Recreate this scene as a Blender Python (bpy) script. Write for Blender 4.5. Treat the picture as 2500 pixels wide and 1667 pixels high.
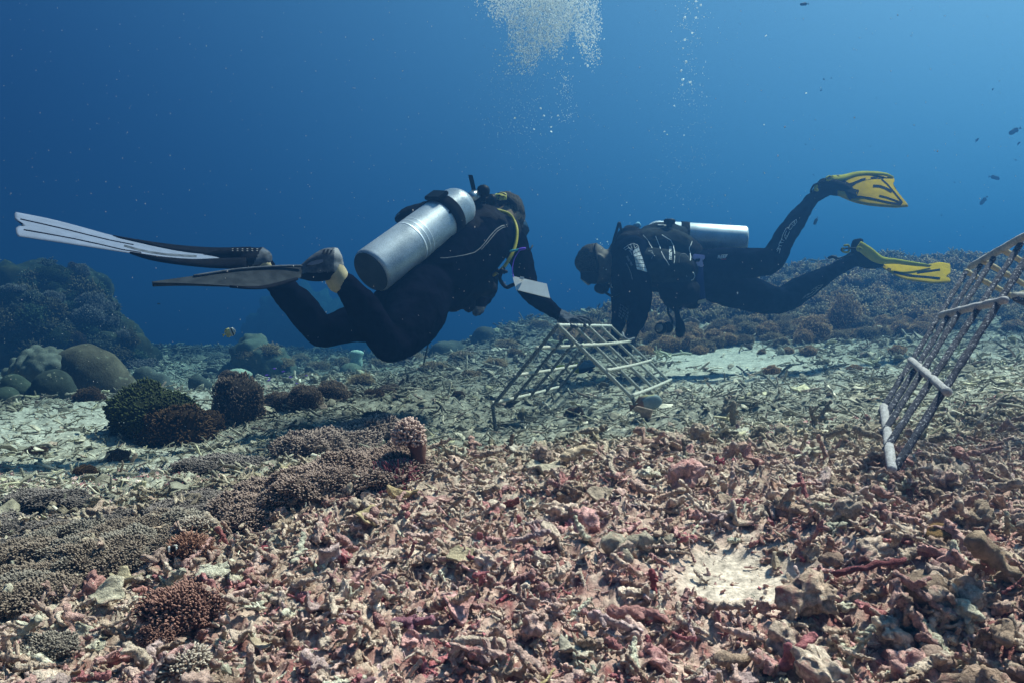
import bpy, math, random
import numpy as np
from mathutils import Vector, Matrix
from mathutils.bvhtree import BVHTree

for o in list(bpy.data.objects):
    bpy.data.objects.remove(o)
sc = bpy.context.scene
C = sc.collection
random.seed(7)
R = np.random.RandomState(11)

# ------------------------------------------------------------------ camera
FP = 1944.0                       # focal length in photo pixels (2500 px wide)
cam = bpy.data.cameras.new('camera')
cam.sensor_width = 36.0
cam.lens = 36.0 * FP / 2500.0
cam.clip_start = 0.02
cam.clip_end = 400
camo = bpy.data.objects.new('camera', cam)
C.objects.link(camo)
camo.location = (0, 0, 0)
camo.rotation_euler = (math.radians(90), 0, 0)
sc.camera = camo

# ------------------------------------------------------------------ light: underwater radiance + one sun
SUN = Vector((0.52, 0.34, 1.05)).normalized()       # direction towards the sun (high, right, behind the divers)
w = bpy.data.worlds.new("World")
sc.world = w
w.use_nodes = True
nt = w.node_tree
nt.nodes.clear()
wo = nt.nodes.new('ShaderNodeOutputWorld')
bg = nt.nodes.new('ShaderNodeBackground')
tc = nt.nodes.new('ShaderNodeTexCoord')
dt = nt.nodes.new('ShaderNodeVectorMath'); dt.operation = 'DOT_PRODUCT'
bd = Vector((0.62, 0.25, 0.74)).normalized()
dt.inputs[1].default_value = bd
nt.links.new(tc.outputs['Generated'], dt.inputs[0])
mr = nt.nodes.new('ShaderNodeMapRange')
mr.inputs['From Min'].default_value = -1.0
mr.inputs['From Max'].default_value = 1.0
nt.links.new(dt.outputs['Value'], mr.inputs['Value'])
cr = nt.nodes.new('ShaderNodeValToRGB')
cr.color_ramp.interpolation = 'B_SPLINE'
el = cr.color_ramp.elements
WORLD_STOPS = [(0.0, (0.002, 0.010, 0.026)), (0.40, (0.004, 0.016, 0.075)), (0.55, (0.009, 0.050, 0.175)), (0.70, (0.058, 0.170, 0.355)),
               (0.83, (0.150, 0.34, 0.56)), (0.93, (0.36, 0.58, 0.78)), (1.0, (0.8, 1.0, 1.10))]
el[0].position = 0; el[0].color = WORLD_STOPS[0][1] + (1,)
el[1].position = 1; el[1].color = WORLD_STOPS[-1][1] + (1,)
for p, c in WORLD_STOPS[1:-1]:
    e = el.new(p); e.color = c + (1,)
nt.links.new(mr.outputs['Result'], cr.inputs['Fac'])
nt.links.new(cr.outputs['Color'], bg.inputs['Color'])
bg.inputs['Strength'].default_value = 0.425
nt.links.new(bg.outputs['Background'], wo.inputs['Surface'])

sl = bpy.data.lights.new('sun', 'SUN')
sl.energy = 5.0
sl.angle = math.radians(4)
sl.color = (1.0, 0.77, 0.62)
so = bpy.data.objects.new('sun', sl)
C.objects.link(so)
so.location = (3, 2, 6)
so.rotation_euler = SUN.to_track_quat('Z', 'Y').to_euler()

sc.view_settings.view_transform = 'Standard'
sc.view_settings.look = 'None'
sc.view_settings.gamma = 1
sc.view_settings.exposure = 1.38
sc.cycles.max_bounces = 5
sc.cycles.diffuse_bounces = 2
sc.cycles.glossy_bounces = 2
sc.cycles.transmission_bounces = 3
sc.cycles.volume_bounces = 0
sc.cycles.use_denoising = True
sc.cycles.use_adaptive_sampling = True
sc.cycles.adaptive_threshold = 0.015
sc.cycles.caustics_reflective = False
sc.cycles.caustics_refractive = False

# ------------------------------------------------------------------ helpers
def P(px, py, d):
    return Vector(((px - 1250.0) / FP * d, d, -(py - 833.5) / FP * d))

def node_mat(name):
    m = bpy.data.materials.new(name)
    m.use_nodes = True
    n = m.node_tree.nodes
    return m, m.node_tree, n['Principled BSDF']

def plain(name, col, rough=0.6, metal=0.0, spec=0.5, noise=0.0, nscale=40, bump=0.0, bscale=120, coat=0.0):
    m, t, b = node_mat(name)
    b.inputs['Base Color'].default_value = (*col, 1)
    b.inputs['Roughness'].default_value = rough
    b.inputs['Metallic'].default_value = metal
    b.inputs['Specular IOR Level'].default_value = spec
    if coat: b.inputs['Coat Weight'].default_value = coat
    tcn = t.nodes.new('ShaderNodeTexCoord')
    if noise:
        nz = t.nodes.new('ShaderNodeTexNoise')
        nz.inputs['Scale'].default_value = nscale
        nz.inputs['Detail'].default_value = 6
        t.links.new(tcn.outputs['Object'], nz.inputs['Vector'])
        mx = t.nodes.new('ShaderNodeMixRGB')
        mx.inputs['Color1'].default_value = tuple(c * (1 - noise) for c in col) + (1,)
        mx.inputs['Color2'].default_value = tuple(min(1, c * (1 + noise)) for c in col) + (1,)
        rp = t.nodes.new('ShaderNodeMapRange')
        rp.inputs['From Min'].default_value = 0.35; rp.inputs['From Max'].default_value = 0.65
        t.links.new(nz.outputs['Fac'], rp.inputs['Value'])
        t.links.new(rp.outputs['Result'], mx.inputs['Fac'])
        t.links.new(mx.outputs['Color'], b.inputs['Base Color'])
    if bump:
        n2 = t.nodes.new('ShaderNodeTexNoise')
        n2.inputs['Scale'].default_value = bscale
        n2.inputs['Detail'].default_value = 5
        t.links.new(tcn.outputs['Object'], n2.inputs['Vector'])
        bp = t.nodes.new('ShaderNodeBump')
        bp.inputs['Strength'].default_value = bump
        bp.inputs['Distance'].default_value = 0.01
        t.links.new(n2.outputs['Fac'], bp.inputs['Height'])
        t.links.new(bp.outputs['Normal'], b.inputs['Normal'])
    return m

def tinted(name, rough=0.9, nscale=60, namp=0.5, bump=0.8, bscale=160, bdist=0.006, blotch=None, blotch_scale=14, blotch_lo=0.56, speck=None, sss=0):
    """colour from the 'tint' attribute, broken up by noise, with optional blotches of another colour"""
    m, t, b = node_mat(name)
    b.inputs['Roughness'].default_value = rough
    b.inputs['Specular IOR Level'].default_value = 0.25
    at = t.nodes.new('ShaderNodeAttribute'); at.attribute_name = 'tint'
    ge = t.nodes.new('ShaderNodeTexCoord')
    nz = t.nodes.new('ShaderNodeTexNoise'); nz.inputs['Scale'].default_value = nscale; nz.inputs['Detail'].default_value = 7; nz.inputs['Roughness'].default_value = 0.65
    t.links.new(ge.outputs['Object'], nz.inputs['Vector'])
    mr = t.nodes.new('ShaderNodeMapRange'); mr.inputs['From Min'].default_value = 0.3; mr.inputs['From Max'].default_value = 0.7
    mr.inputs['To Min'].default_value = 1 - namp; mr.inputs['To Max'].default_value = 1 + namp
    t.links.new(nz.outputs['Fac'], mr.inputs['Value'])
    mu = t.nodes.new('ShaderNodeVectorMath'); mu.operation = 'SCALE'
    t.links.new(at.outputs['Color'], mu.inputs[0]); t.links.new(mr.outputs['Result'], mu.inputs['Scale'])
    out = mu.outputs['Vector']
    if blotch:
        n3 = t.nodes.new('ShaderNodeTexNoise'); n3.inputs['Scale'].default_value = blotch_scale; n3.inputs['Detail'].default_value = 5
        t.links.new(ge.outputs['Object'], n3.inputs['Vector'])
        m3 = t.nodes.new('ShaderNodeMapRange'); m3.inputs['From Min'].default_value = blotch_lo; m3.inputs['From Max'].default_value = blotch_lo + 0.1
        m3.inputs['To Max'].default_value = 0.7
        t.links.new(n3.outputs['Fac'], m3.inputs['Value'])
        mx = t.nodes.new('ShaderNodeMixRGB'); mx.inputs['Color2'].default_value = (*blotch, 1)
        al = t.nodes.new('ShaderNodeMath'); al.operation = 'MULTIPLY'      # the attribute's alpha says how crusted this piece may be
        t.links.new(m3.outputs['Result'], al.inputs[0]); t.links.new(at.outputs['Alpha'], al.inputs[1])
        t.links.new(out, mx.inputs['Color1']); t.links.new(al.outputs[0], mx.inputs['Fac'])
        out = mx.outputs['Color']
    if speck:
        n4 = t.nodes.new('ShaderNodeTexNoise'); n4.inputs['Scale'].default_value = speck[1]; n4.inputs['Detail'].default_value = 2
        t.links.new(ge.outputs['Object'], n4.inputs['Vector'])
        m4 = t.nodes.new('ShaderNodeMapRange'); m4.inputs['From Min'].default_value = speck[2]; m4.inputs['From Max'].default_value = speck[2] + 0.04
        t.links.new(n4.outputs['Fac'], m4.inputs['Value'])
        mx = t.nodes.new('ShaderNodeMixRGB'); mx.inputs['Color2'].default_value = (*speck[0], 1)
        t.links.new(out, mx.inputs['Color1']); t.links.new(m4.outputs['Result'], mx.inputs['Fac'])
        out = mx.outputs['Color']
    t.links.new(out, b.inputs['Base Color'])
    if bump:
        n2 = t.nodes.new('ShaderNodeTexNoise'); n2.inputs['Scale'].default_value = bscale; n2.inputs['Detail'].default_value = 6; n2.inputs['Roughness'].default_value = 0.7
        t.links.new(ge.outputs['Object'], n2.inputs['Vector'])
        bp = t.nodes.new('ShaderNodeBump'); bp.inputs['Strength'].default_value = bump; bp.inputs['Distance'].default_value = bdist
        t.links.new(n2.outputs['Fac'], bp.inputs['Height'])
        t.links.new(bp.outputs['Normal'], b.inputs['Normal'])
    return m

def np_mesh(name, V, F, tint=None, smooth=True, mats=(), mid=None):
    me = bpy.data.meshes.new(name)
    V = np.asarray(V, np.float32); F = np.asarray(F, np.int32)
    me.vertices.add(len(V)); me.vertices.foreach_set('co', V.ravel())
    k = F.shape[1]
    me.loops.add(F.size); me.loops.foreach_set('vertex_index', F.ravel())
    me.polygons.add(len(F)); me.polygons.foreach_set('loop_start', np.arange(0, F.size, k, dtype=np.int32))
    me.update(calc_edges=True)
    me.polygons.foreach_set('use_smooth', np.full(len(F), smooth))
    if tint is not None:
        tint = np.asarray(tint, np.float32)
        if tint.ndim == 1: tint = np.tile(tint, (len(V), 1))
        if tint.shape[1] == 3: tint = np.hstack([tint, np.ones((len(tint), 1), np.float32)])
        a = me.attributes.new('tint', 'FLOAT_COLOR', 'POINT'); a.data.foreach_set('color', tint.ravel().astype(np.float32))
    for m in mats: me.materials.append(m)
    if mid is not None: me.polygons.foreach_set('material_index', np.asarray(mid, np.int32))
    me.update()
    return me

WORLDGEO = {}
def wloc(o):
    v = Vector(o.location)
    while o.parent:
        o = o.parent; v += o.location
    return v

def link(name, me, parent=None, label=None, cat=None, group=None, kind=None, origin=None):
    """mesh given in world coordinates; the origin moves to its base (or centre for parts)"""
    o = bpy.data.objects.new(name, me); C.objects.link(o)
    n = len(me.vertices); co = np.empty(n * 3, np.float32); me.vertices.foreach_get('co', co); co = co.reshape(-1, 3)
    if origin is None:
        lo, hi = co.min(0), co.max(0)
        origin = Vector(((lo[0] + hi[0]) / 2, (lo[1] + hi[1]) / 2, lo[2] if parent is None else (lo[2] + hi[2]) / 2))
    co -= np.array(origin, np.float32)
    me.vertices.foreach_set('co', co.ravel()); me.update()
    o.location = origin
    if parent is not None:
        o.parent = parent; o.location = Vector(origin) - wloc(parent)
    tag(o, label, cat, group, kind)
    return o

def tag(o, label=None, cat=None, group=None, kind=None):
    if label: o['label'] = label
    if cat: o['category'] = cat
    if group: o['group'] = group
    if kind: o['kind'] = kind
    return o

def empty(name, loc, label, cat, group=None):
    o = bpy.data.objects.new(name, None); C.objects.link(o); o.location = loc; o.empty_display_size = 0.05
    return tag(o, label, cat, group)

def catmull(pts, n):
    pts = np.array([list(p) for p in pts], float)
    if len(pts) < 2: return pts
    q = np.vstack([2 * pts[0] - pts[1], pts, 2 * pts[-1] - pts[-2]])
    out = []
    m = len(pts) - 1
    for s in np.linspace(0, m, n):
        i = min(int(s), m - 1); t = s - i
        p0, p1, p2, p3 = q[i], q[i + 1], q[i + 2], q[i + 3]
        out.append(0.5 * ((2 * p1) + (-p0 + p2) * t + (2 * p0 - 5 * p1 + 4 * p2 - p3) * t * t + (-p0 + 3 * p1 - 3 * p2 + p3) * t ** 3))
    return np.array(out)

def tube(pts, rad, sides=8, rnd=True, squash=None, jitter=0, rs=None):
    """closed triangulated tube with hemispherical or flat ends"""
    pts = np.asarray(pts, float); rad = np.broadcast_to(np.asarray(rad, float), (len(pts),)).copy()
    if rnd:
        d0 = pts[0] - pts[1]; d0 /= np.linalg.norm(d0) + 1e-9
        d1 = pts[-1] - pts[-2]; d1 /= np.linalg.norm(d1) + 1e-9
        a = [math.radians(x) for x in ((75, 50, 25) if sides > 8 else (60,))]
        pts = np.vstack([[pts[0] + d0 * rad[0] * math.sin(x) for x in a], pts, [pts[-1] + d1 * rad[-1] * math.sin(x) for x in a[::-1]]])
        rad = np.concatenate([[rad[0] * math.cos(x) for x in a], rad, [rad[-1] * math.cos(x) for x in a[::-1]]])
    n = len(pts)
    T = np.gradient(pts, axis=0); T /= np.linalg.norm(T, axis=1)[:, None] + 1e-12
    up = np.array([0, 0, 1.0]) if abs(T[0][2]) < 0.9 else np.array([1.0, 0, 0])
    u = np.cross(T[0], up); u /= np.linalg.norm(u)
    th = np.linspace(0, 2 * math.pi, sides, endpoint=False)
    V = []
    for i in range(n):
        u = u - T[i] * np.dot(u, T[i]); u /= np.linalg.norm(u) + 1e-12
        v = np.cross(T[i], u)
        r = rad[i] * (1 + (jitter * (rs.rand(sides) - 0.5) * 2 if jitter else 0))
        a1, b1 = (1, 1) if squash is None else squash
        V.append(pts[i] + (np.cos(th) * r * a1)[:, None] * u + (np.sin(th) * r * b1)[:, None] * v)
    V = np.vstack(V + [pts[:1] + (pts[0] - pts[1]) * 0.02, pts[-1:] + (pts[-1] - pts[-2]) * 0.02])
    F = []
    for i in range(n - 1):
        for j in range(sides):
            a, b = i * sides + j, i * sides + (j + 1) % sides
            F.append((a, b, b + sides)); F.append((a, b + sides, a + sides))
    c0, c1 = n * sides, n * sides + 1
    for j in range(sides):
        F.append((c0, (j + 1) % sides, j)); F.append((c1, (n - 1) * sides + j, (n - 1) * sides + (j + 1) % sides))
    return V, np.array(F)

def merge(parts):
    Vs, Fs, k = [], [], 0
    for V, F in parts:
        Vs.append(np.asarray(V)); Fs.append(np.asarray(F) + k); k += len(V)
    return np.vstack(Vs), np.vstack(Fs)

_ico = {}
def ico(sub):
    if sub not in _ico:
        import bmesh
        bm = bmesh.new(); bmesh.ops.create_icosphere(bm, subdivisions=sub, radius=1)
        V = np.array([v.co[:] for v in bm.verts]); F = np.array([[v.index for v in f.verts] for f in bm.faces]); bm.free()
        _ico[sub] = (V, F)
    V, F = _ico[sub]
    return V.copy(), F.copy()

def ball(c, r, sub=3, rot=None):
    V, F = ico(sub); V = V * np.array(r if hasattr(r, '__len__') else (r, r, r))
    if rot is not None: V = V @ np.array(rot.to_matrix()).T
    return V + np.array(c), F

def chain(pts, n=None, sides=20):
    """pts: (px, py, depth, radius in px) along a limb -> swept tube"""
    q = []
    for px, py, d, r in pts:
        p = P(px, py, d); q.append((p.x, p.y, p.z, r / FP * d))
    q = catmull(q, n or max(6, len(q) * 5))
    return tube(q[:, :3], np.maximum(q[:, 3], 0.002), sides)

def evaluated(tmp):
    dg = bpy.context.evaluated_depsgraph_get()
    me = bpy.data.meshes.new_from_object(tmp.evaluated_get(dg))
    old = tmp.data
    bpy.data.objects.remove(tmp); bpy.data.meshes.remove(old)
    return me

def fuse(parts, voxel=0.009, smooth=4, wrinkle=0.0, wscale=0.06):
    """unite overlapping closed shapes into one continuous surface"""
    V, F = merge(parts)
    me = np_mesh('tmp', V, F)
    tmp = bpy.data.objects.new('tmp', me); C.objects.link(tmp)
    r = tmp.modifiers.new('r', 'REMESH'); r.mode = 'VOXEL'; r.voxel_size = voxel; r.use_smooth_shade = True
    s = tmp.modifiers.new('s', 'SMOOTH'); s.factor = 0.5; s.iterations = smooth
    if wrinkle:
        tx = bpy.data.textures.new('folds', 'CLOUDS'); tx.noise_scale = wscale
        dm = tmp.modifiers.new('d', 'DISPLACE'); dm.texture = tx; dm.strength = wrinkle; dm.texture_coords = 'LOCAL'; dm.mid_level = 0.5
    m = evaluated(tmp)
    for p in m.polygons: p.use_smooth = True
    return m

def meshdata(me):
    n = len(me.vertices); co = np.empty(n * 3, np.float32); me.vertices.foreach_get('co', co)
    return co.reshape(-1, 3)

def slots(me, mats, fn):
    for m in mats: me.materials.append(m)
    n = len(me.polygons); c = np.empty(n * 3, np.float32); me.polygons.foreach_get('center', c)
    c = c.reshape(-1, 3)
    px = c[:, 0] / c[:, 1] * FP + 1250; py = -c[:, 2] / c[:, 1] * FP + 833.5
    me.polygons.foreach_set('material_index', fn(px, py, c).astype(np.int32)); me.update()

def bvh(me):
    return BVHTree.FromPolygons([tuple(v) for v in meshdata(me)], [tuple(p.vertices) for p in me.polygons])

def ribbon(A, B, nu=24, nv=8, thick=0.006, camber=0.0, notch=None, taper=True):
    """solid blade between two edges given as (px,py,depth) lists"""
    a = catmull([P(*p) for p in A], nu); b = catmull([P(*p) for p in B], nu)
    G = np.zeros((nu, nv, 3))
    for j in range(nv):
        v = j / (nv - 1)
        G[:, j] = a * (1 - v) + b * v
    du = np.gradient(G, axis=0); dv = np.gradient(G, axis=1)
    N = np.cross(du, dv); N /= np.linalg.norm(N, axis=2)[:, :, None] + 1e-12
    vv = np.linspace(0, 1, nv)
    if camber: G += N * (camber * 4 * vv * (1 - vv))[None, :, None]
    if notch is not None:
        k, dep = notch      # number of rows affected, list of pull-backs per column
        for i in range(k):
            f = (1 - i / k)
            for j in range(nv):
                G[i, j] += (G[min(nu - 1, k), j] - G[0, j]) * dep[j] * f
    th = np.full((nu, nv), thick)
    if taper: th *= (0.35 + 0.65 * np.sqrt(np.clip(4 * vv * (1 - vv), 0, 1)))[None, :]
    top = G + N * th[:, :, None] / 2; bot = G - N * th[:, :, None] / 2
    V = np.vstack([top.reshape(-1, 3), bot.reshape(-1, 3)]); k = nu * nv
    F = []
    for i in range(nu - 1):
        for j in range(nv - 1):
            q = [i * nv + j, (i + 1) * nv + j, (i + 1) * nv + j + 1, i * nv + j + 1]
            F += [(q[0], q[1], q[2]), (q[0], q[2], q[3]), (k + q[0], k + q[2], k + q[1]), (k + q[0], k + q[3], k + q[2])]
    rim = [i * nv for i in range(nu)] + [(nu - 1) * nv + j for j in range(1, nv)] + [i * nv + nv - 1 for i in range(nu - 2, -1, -1)] + [j for j in range(nv - 2, 0, -1)]
    for i in range(len(rim)):
        a0, b0 = rim[i], rim[(i + 1) % len(rim)]
        F += [(a0, k + a0, k + b0), (a0, k + b0, b0)]
    return V, np.array(F)

def project(px, py, trees, off=0.003):
    d = P(px, py, 1).normalized(); best = None
    for t in trees:
        h = t.ray_cast(Vector((0, 0, 0)), d)
        if h[0] is not None and (best is None or h[3] < best[1]): best = (h[0], h[3], h[1])
    if best is None: return None
    return best[0] - d * off

def decal(name, polys, trees, mat, parent, off=0.004, thick=0.0015):
    """thin prints lying on a surface: each polygon (list of px,py) becomes a thin raised patch"""
    V, F = [], []
    for poly in polys:
        pts = [project(x, y, trees, off) for x, y in poly]
        if any(p is None for p in pts): continue
        k = len(V); n = len(pts)
        V += [tuple(p) for p in pts] + [tuple(p + p.normalized() * thick) for p in pts]
        for i in range(1, n - 1):
            F.append((k, k + i, k + i + 1)); F.append((k + n, k + n + i + 1, k + n + i))
        for i in range(n):
            j = (i + 1) % n; F.append((k + i, k + n + i, k + n + j)); F.append((k + i, k + n + j, k + j))
    if not F: return None
    return link(name, np_mesh(name, V, F, smooth=False, mats=[mat]), parent)

def stroke_polys(pts, w):
    """a drawn line as short quads"""
    out = []
    for (x0, y0), (x1, y1) in zip(pts[:-1], pts[1:]):
        l = math.hypot(x1 - x0, y1 - y0) + 1e-6; nx, ny = -(y1 - y0) / l * w / 2, (x1 - x0) / l * w / 2
        out.append([(x0 + nx, y0 + ny), (x1 + nx, y1 + ny), (x1 - nx, y1 - ny), (x0 - nx, y0 - ny)])
    return out

def text_polys(s, x, y, size, ang=0, shear=0.0, bold=0.0):
    cu = bpy.data.curves.new('t', 'FONT'); cu.body = s; cu.size = 1; cu.offset = bold; cu.align_x = 'CENTER'; cu.align_y = 'CENTER'; cu.resolution_u = 3; cu.shear = shear
    o = bpy.data.objects.new('t', cu); C.objects.link(o)
    dg = bpy.context.evaluated_depsgraph_get()
    me = bpy.data.meshes.new_from_object(o.evaluated_get(dg))
    out = []
    ca, sa = math.cos(ang), math.sin(ang)
    for p in me.polygons:
        q = []
        for vi in p.vertices:
            v = me.vertices[vi].co; u, t = v.x * size, -v.y * size
            q.append((x + u * ca - t * sa, y + u * sa + t * ca))
        out.append(q)
    bpy.data.objects.remove(o); bpy.data.curves.remove(cu); bpy.data.meshes.remove(me)
    return out

# numpy value noise
def _h(ix, iy, s):
    n = (ix * 374761393 + iy * 668265263 + s * 974634777) & 0xffffffff
    n = ((n ^ (n >> 13)) * 1274126177) & 0xffffffff
    return ((n ^ (n >> 16)) & 0xffff) / 65535.0
def vnoise(x, y, s=0):
    x = np.asarray(x, float); y = np.asarray(y, float)
    ix = np.floor(x).astype(np.int64); iy = np.floor(y).astype(np.int64); fx = x - ix; fy = y - iy
    fx = fx * fx * (3 - 2 * fx); fy = fy * fy * (3 - 2 * fy)
    a = _h(ix, iy, s); b = _h(ix + 1, iy, s); c = _h(ix, iy + 1, s); d = _h(ix + 1, iy + 1, s)
    return (a * (1 - fx) + b * fx) * (1 - fy) + (c * (1 - fx) + d * fx) * fy
def fbm(x, y, o=4, s=0):
    t = 0; a = 0.5; n = 0
    for k in range(o):
        t = t + a * vnoise(x * 2 ** k + 17.3 * k, y * 2 ** k - 9.1 * k, s + k); n += a; a *= 0.5
    return t / n
from mathutils import noise as MN
def n3(V, sc_, seed=0):
    return np.array([MN.noise(Vector((v[0] * sc_ + seed * 7.7, v[1] * sc_, v[2] * sc_ - seed * 3.1))) for v in V])

# ------------------------------------------------------------------ seabed height from surveyed points (px, py, distance)
CP = [(0, 1667, .95), (600, 1667, .95), (1250, 1667, .93), (1900, 1667, .9), (2500, 1667, .86),
      (0, 1470, 1.2), (600, 1420, 1.22), (1250, 1380, 1.2), (1900, 1380, 1.15), (2500, 1330, 1.1),
      (60, 1300, 1.55), (350, 1225, 1.7), (600, 1175, 1.8), (800, 1120, 1.85), (1030, 1085, 1.9), (1300, 1068, 1.95), (1600, 1055, 1.9), (1900, 1085, 1.75), (2160, 1160, 1.5), (2500, 1130, 1.6),
      (60, 1215, 2.1), (400, 1180, 2.15), (700, 1150, 2.3), (1030, 1140, 2.5), (1300, 1125, 2.6), (1600, 1075, 2.6), (1900, 1045, 2.5), (2160, 1040, 2.4), (2500, 1000, 2.3),
      (0, 1110, 2.9), (300, 1100, 3.0), (600, 1070, 3.2), (900, 1045, 3.4), (1213, 1062, 3.45), (1400, 1040, 3.5), (1600, 1005, 3.5), (1900, 980, 3.4), (2200, 960, 3.3), (2500, 930, 3.2),
      (0, 1000, 4.2), (300, 985, 4.4), (600, 965, 4.8), (900, 950, 5.0), (1250, 940, 4.9), (1600, 925, 4.8), (1900, 905, 4.9), (2200, 880, 4.8), (2500, 850, 4.6),
      (0, 950, 6.5), (400, 940, 7.5), (700, 925, 8.2), (1000, 895, 8), (1300, 865, 6.7), (1600, 858, 6.3), (1850, 838, 6.3), (2100, 830, 6.2), (2500, 800, 5.9),
      (1300, 800, 9), (1180, 828, 10.5), (1050, 870, 15), (850, 884, 19), (700, 892, 20), (400, 902, 18), (0, 895, 16), (1500, 765, 8.8), (1650, 735, 8.6), (1800, 700, 8.7), (1960, 668, 8.8), (2120, 640, 9.2), (2300, 645, 9.4), (2500, 640, 9.4),
      (1500, 800, 7.6), (1850, 770, 7.4), (2200, 730, 7.4), (2500, 710, 7.2),
      (-700, 1060, 4.5), (-1200, 1000, 9), (3300, 850, 4.5), (3500, 700, 9), (-1100, 1667, 1.1), (3300, 1500, 1.1)]
CPW = [tuple(P(*c)) for c in CP]
CPW += [(-3, -2, -.6), (3, -2, -.4), (0, -1.5, -.45), (0, .2, -.42), (2, .3, -.35), (-2, .3, -.55),
        (-12, 27, -2.4), (-5, 27, -1.6), (0, 25, -1.2), (3, 14, .1), (8, 14, .6), (-30, 34, -5), (0, 34, -3.5), (30, 33, -4), (8, 22, -1.5), (20, 14, 0.5), (-20, 10, -2), (25, 2, 0), (-25, 2, -2)]
CPW = np.array(CPW)
def _uv(x, y): return np.stack([np.arcsinh(np.asarray(x, float) * 1.0), np.log(np.maximum(np.asarray(y, float), -2.6) + 3.0) * 2.2], -1)
def _k(r2): return 0.5 * r2 * np.log(r2 + 1e-12)
_c = _uv(CPW[:, 0], CPW[:, 1]); _n = len(_c)
_A = np.zeros((_n + 3, _n + 3)); _A[:_n, :_n] = _k(((_c[:, None] - _c[None]) ** 2).sum(-1)) + np.eye(_n) * 2e-3
_A[:_n, _n] = 1; _A[:_n, _n + 1:] = _c; _A[_n, :_n] = 1; _A[_n + 1:, :_n] = _c.T
_w = np.linalg.solve(_A, np.concatenate([CPW[:, 2], [0, 0, 0]]))
def base_h(x, y):
    q = _uv(x, y); sh = q.shape[:-1]; q = q.reshape(-1, 2); out = np.zeros(len(q))
    for s in range(0, len(q), 40000):
        z = q[s:s + 40000]
        out[s:s + 40000] = _k(((z[:, None] - _c[None]) ** 2).sum(-1)) @ _w[:_n] + _w[_n] + z @ _w[_n + 1:]
    return out.reshape(sh)
def ground_hit(px, py, y0=.7, y1=16):
    ys = np.geomspace(y0, y1, 500); zs = -(py - 833.5) / FP * ys; h = base_h((px - 1250) / FP * ys, ys)
    i = np.argmax(h >= zs) if (h >= zs).any() else len(ys) - 1
    return Vector(((px - 1250) / FP * ys[i], ys[i], h[i]))

SAND = []
def sand(px, py, rx, ry, amt=1.0, y0=.7):
    c = ground_hit(px, py, y0); a = ground_hit(px + rx, py, y0); t = ground_hit(px, py - ry, y0); b = ground_hit(px, py + ry, y0)
    SAND.append((c.x, (t.y + b.y) / 2, abs(a.x - c.x) + .001, max((t.y - b.y) / 2, .04), amt))
sand(1790, 1335, 205, 84, 1.0); sand(1600, 1300, 90, 40, .4)
sand(1740, 870, 250, 48, 1.0, 2.3); sand(1850, 892, 230, 40, .95, 2.3); sand(2080, 900, 280, 34, .7, 2.3); sand(1720, 925, 200, 30, .75, 2.3); sand(1950, 950, 200, 20, .45, 2.3)
sand(2060, 1072, 90, 10, .9); sand(2380, 1105, 120, 9, .6); sand(1180, 1130, 70, 12, .3)
sand(130, 1050, 330, 75, .7, 2.3); sand(400, 1085, 140, 25, .4, 2.3); sand(250, 1150, 250, 25, .5, 2.3); sand(80, 960, 200, 14, .7, 2.3); sand(480, 945, 120, 14, .4, 2.3); sand(2450, 840, 200, 20, .5, 2.3)
sand(2350, 870, 150, 16, .5, 2.3)
def sandmask(x, y):
    m = np.zeros(np.shape(x))
    wob = (fbm(np.asarray(x) * 5, np.asarray(y) * 5, 3, 5) - .5) * 1.1
    for cx, cy, rx, ry, a in SAND:
        d = np.sqrt(((x - cx) / rx) ** 2 + ((y - cy) / ry) ** 2) + wob
        m = np.maximum(m, a * np.clip((1.3 - d) / .7, 0, 1))
    return m

def crest_y(x, y):
    px = np.clip(np.asarray(x) / np.maximum(y, .3) * FP + 1250, -400, 2900)
    return np.interp(px, [-400, 60, 600, 1030, 1600, 1950, 2160, 2600], [1.45, 1.5, 1.72, 1.95, 2.05, 2.0, 2.1, 2.2])
def detail_h(x, y):
    near = np.clip((3.2 - y) / 1.2, 0, 1)
    s = sandmask(x, y)
    r = 1 - np.abs(fbm(x * 22, y * 22, 4, 3) * 2 - 1)
    lump = (fbm(x * 5.5, y * 5.5, 3, 9) - .5)
    return -.050 * np.clip((crest_y(x, y) + .45 - y) / .4, 0, 1) - .012 + (1 - s * .93) * (near * (r * .026 + (1 - np.abs(fbm(x * 70, y * 70, 3, 13) * 2 - 1)) * .016 - .008 + lump * .06) + (1 - near) * (r * .03 + (fbm(x * 2.2, y * 2.2, 3, 21) - .5) * .12)) + s * ((fbm(x * 8, y * 8, 2, 4) - .5) * .02 + (fbm(x * 60, y * 60, 3, 6) - .5) * .008)

NEARP = np.array([(.62, .49, .41), (.57, .44, .37), (.56, .39, .35), (.52, .30, .29), (.42, .16, .18), (.30, .08, .10), (.46, .34, .27), (.70, .59, .48), (.36, .25, .20), (.50, .37, .37)])
NEARW = np.array([.20, .20, .19, .15, .05, .006, .08, .06, .05, .05])
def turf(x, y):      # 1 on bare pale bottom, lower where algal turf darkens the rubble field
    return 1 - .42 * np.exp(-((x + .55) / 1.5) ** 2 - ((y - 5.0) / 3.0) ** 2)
MIDP = np.array([(.34, .33, .27), (.42, .40, .33), (.24, .24, .20), (.58, .56, .47), (.18, .18, .145), (.46, .45, .32), (.32, .26, .22)])  # algae grey-green; the water's loss of red is also put into these colours
MIDW = np.array([.27, .25, .16, .14, .05, .07, .06])

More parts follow.
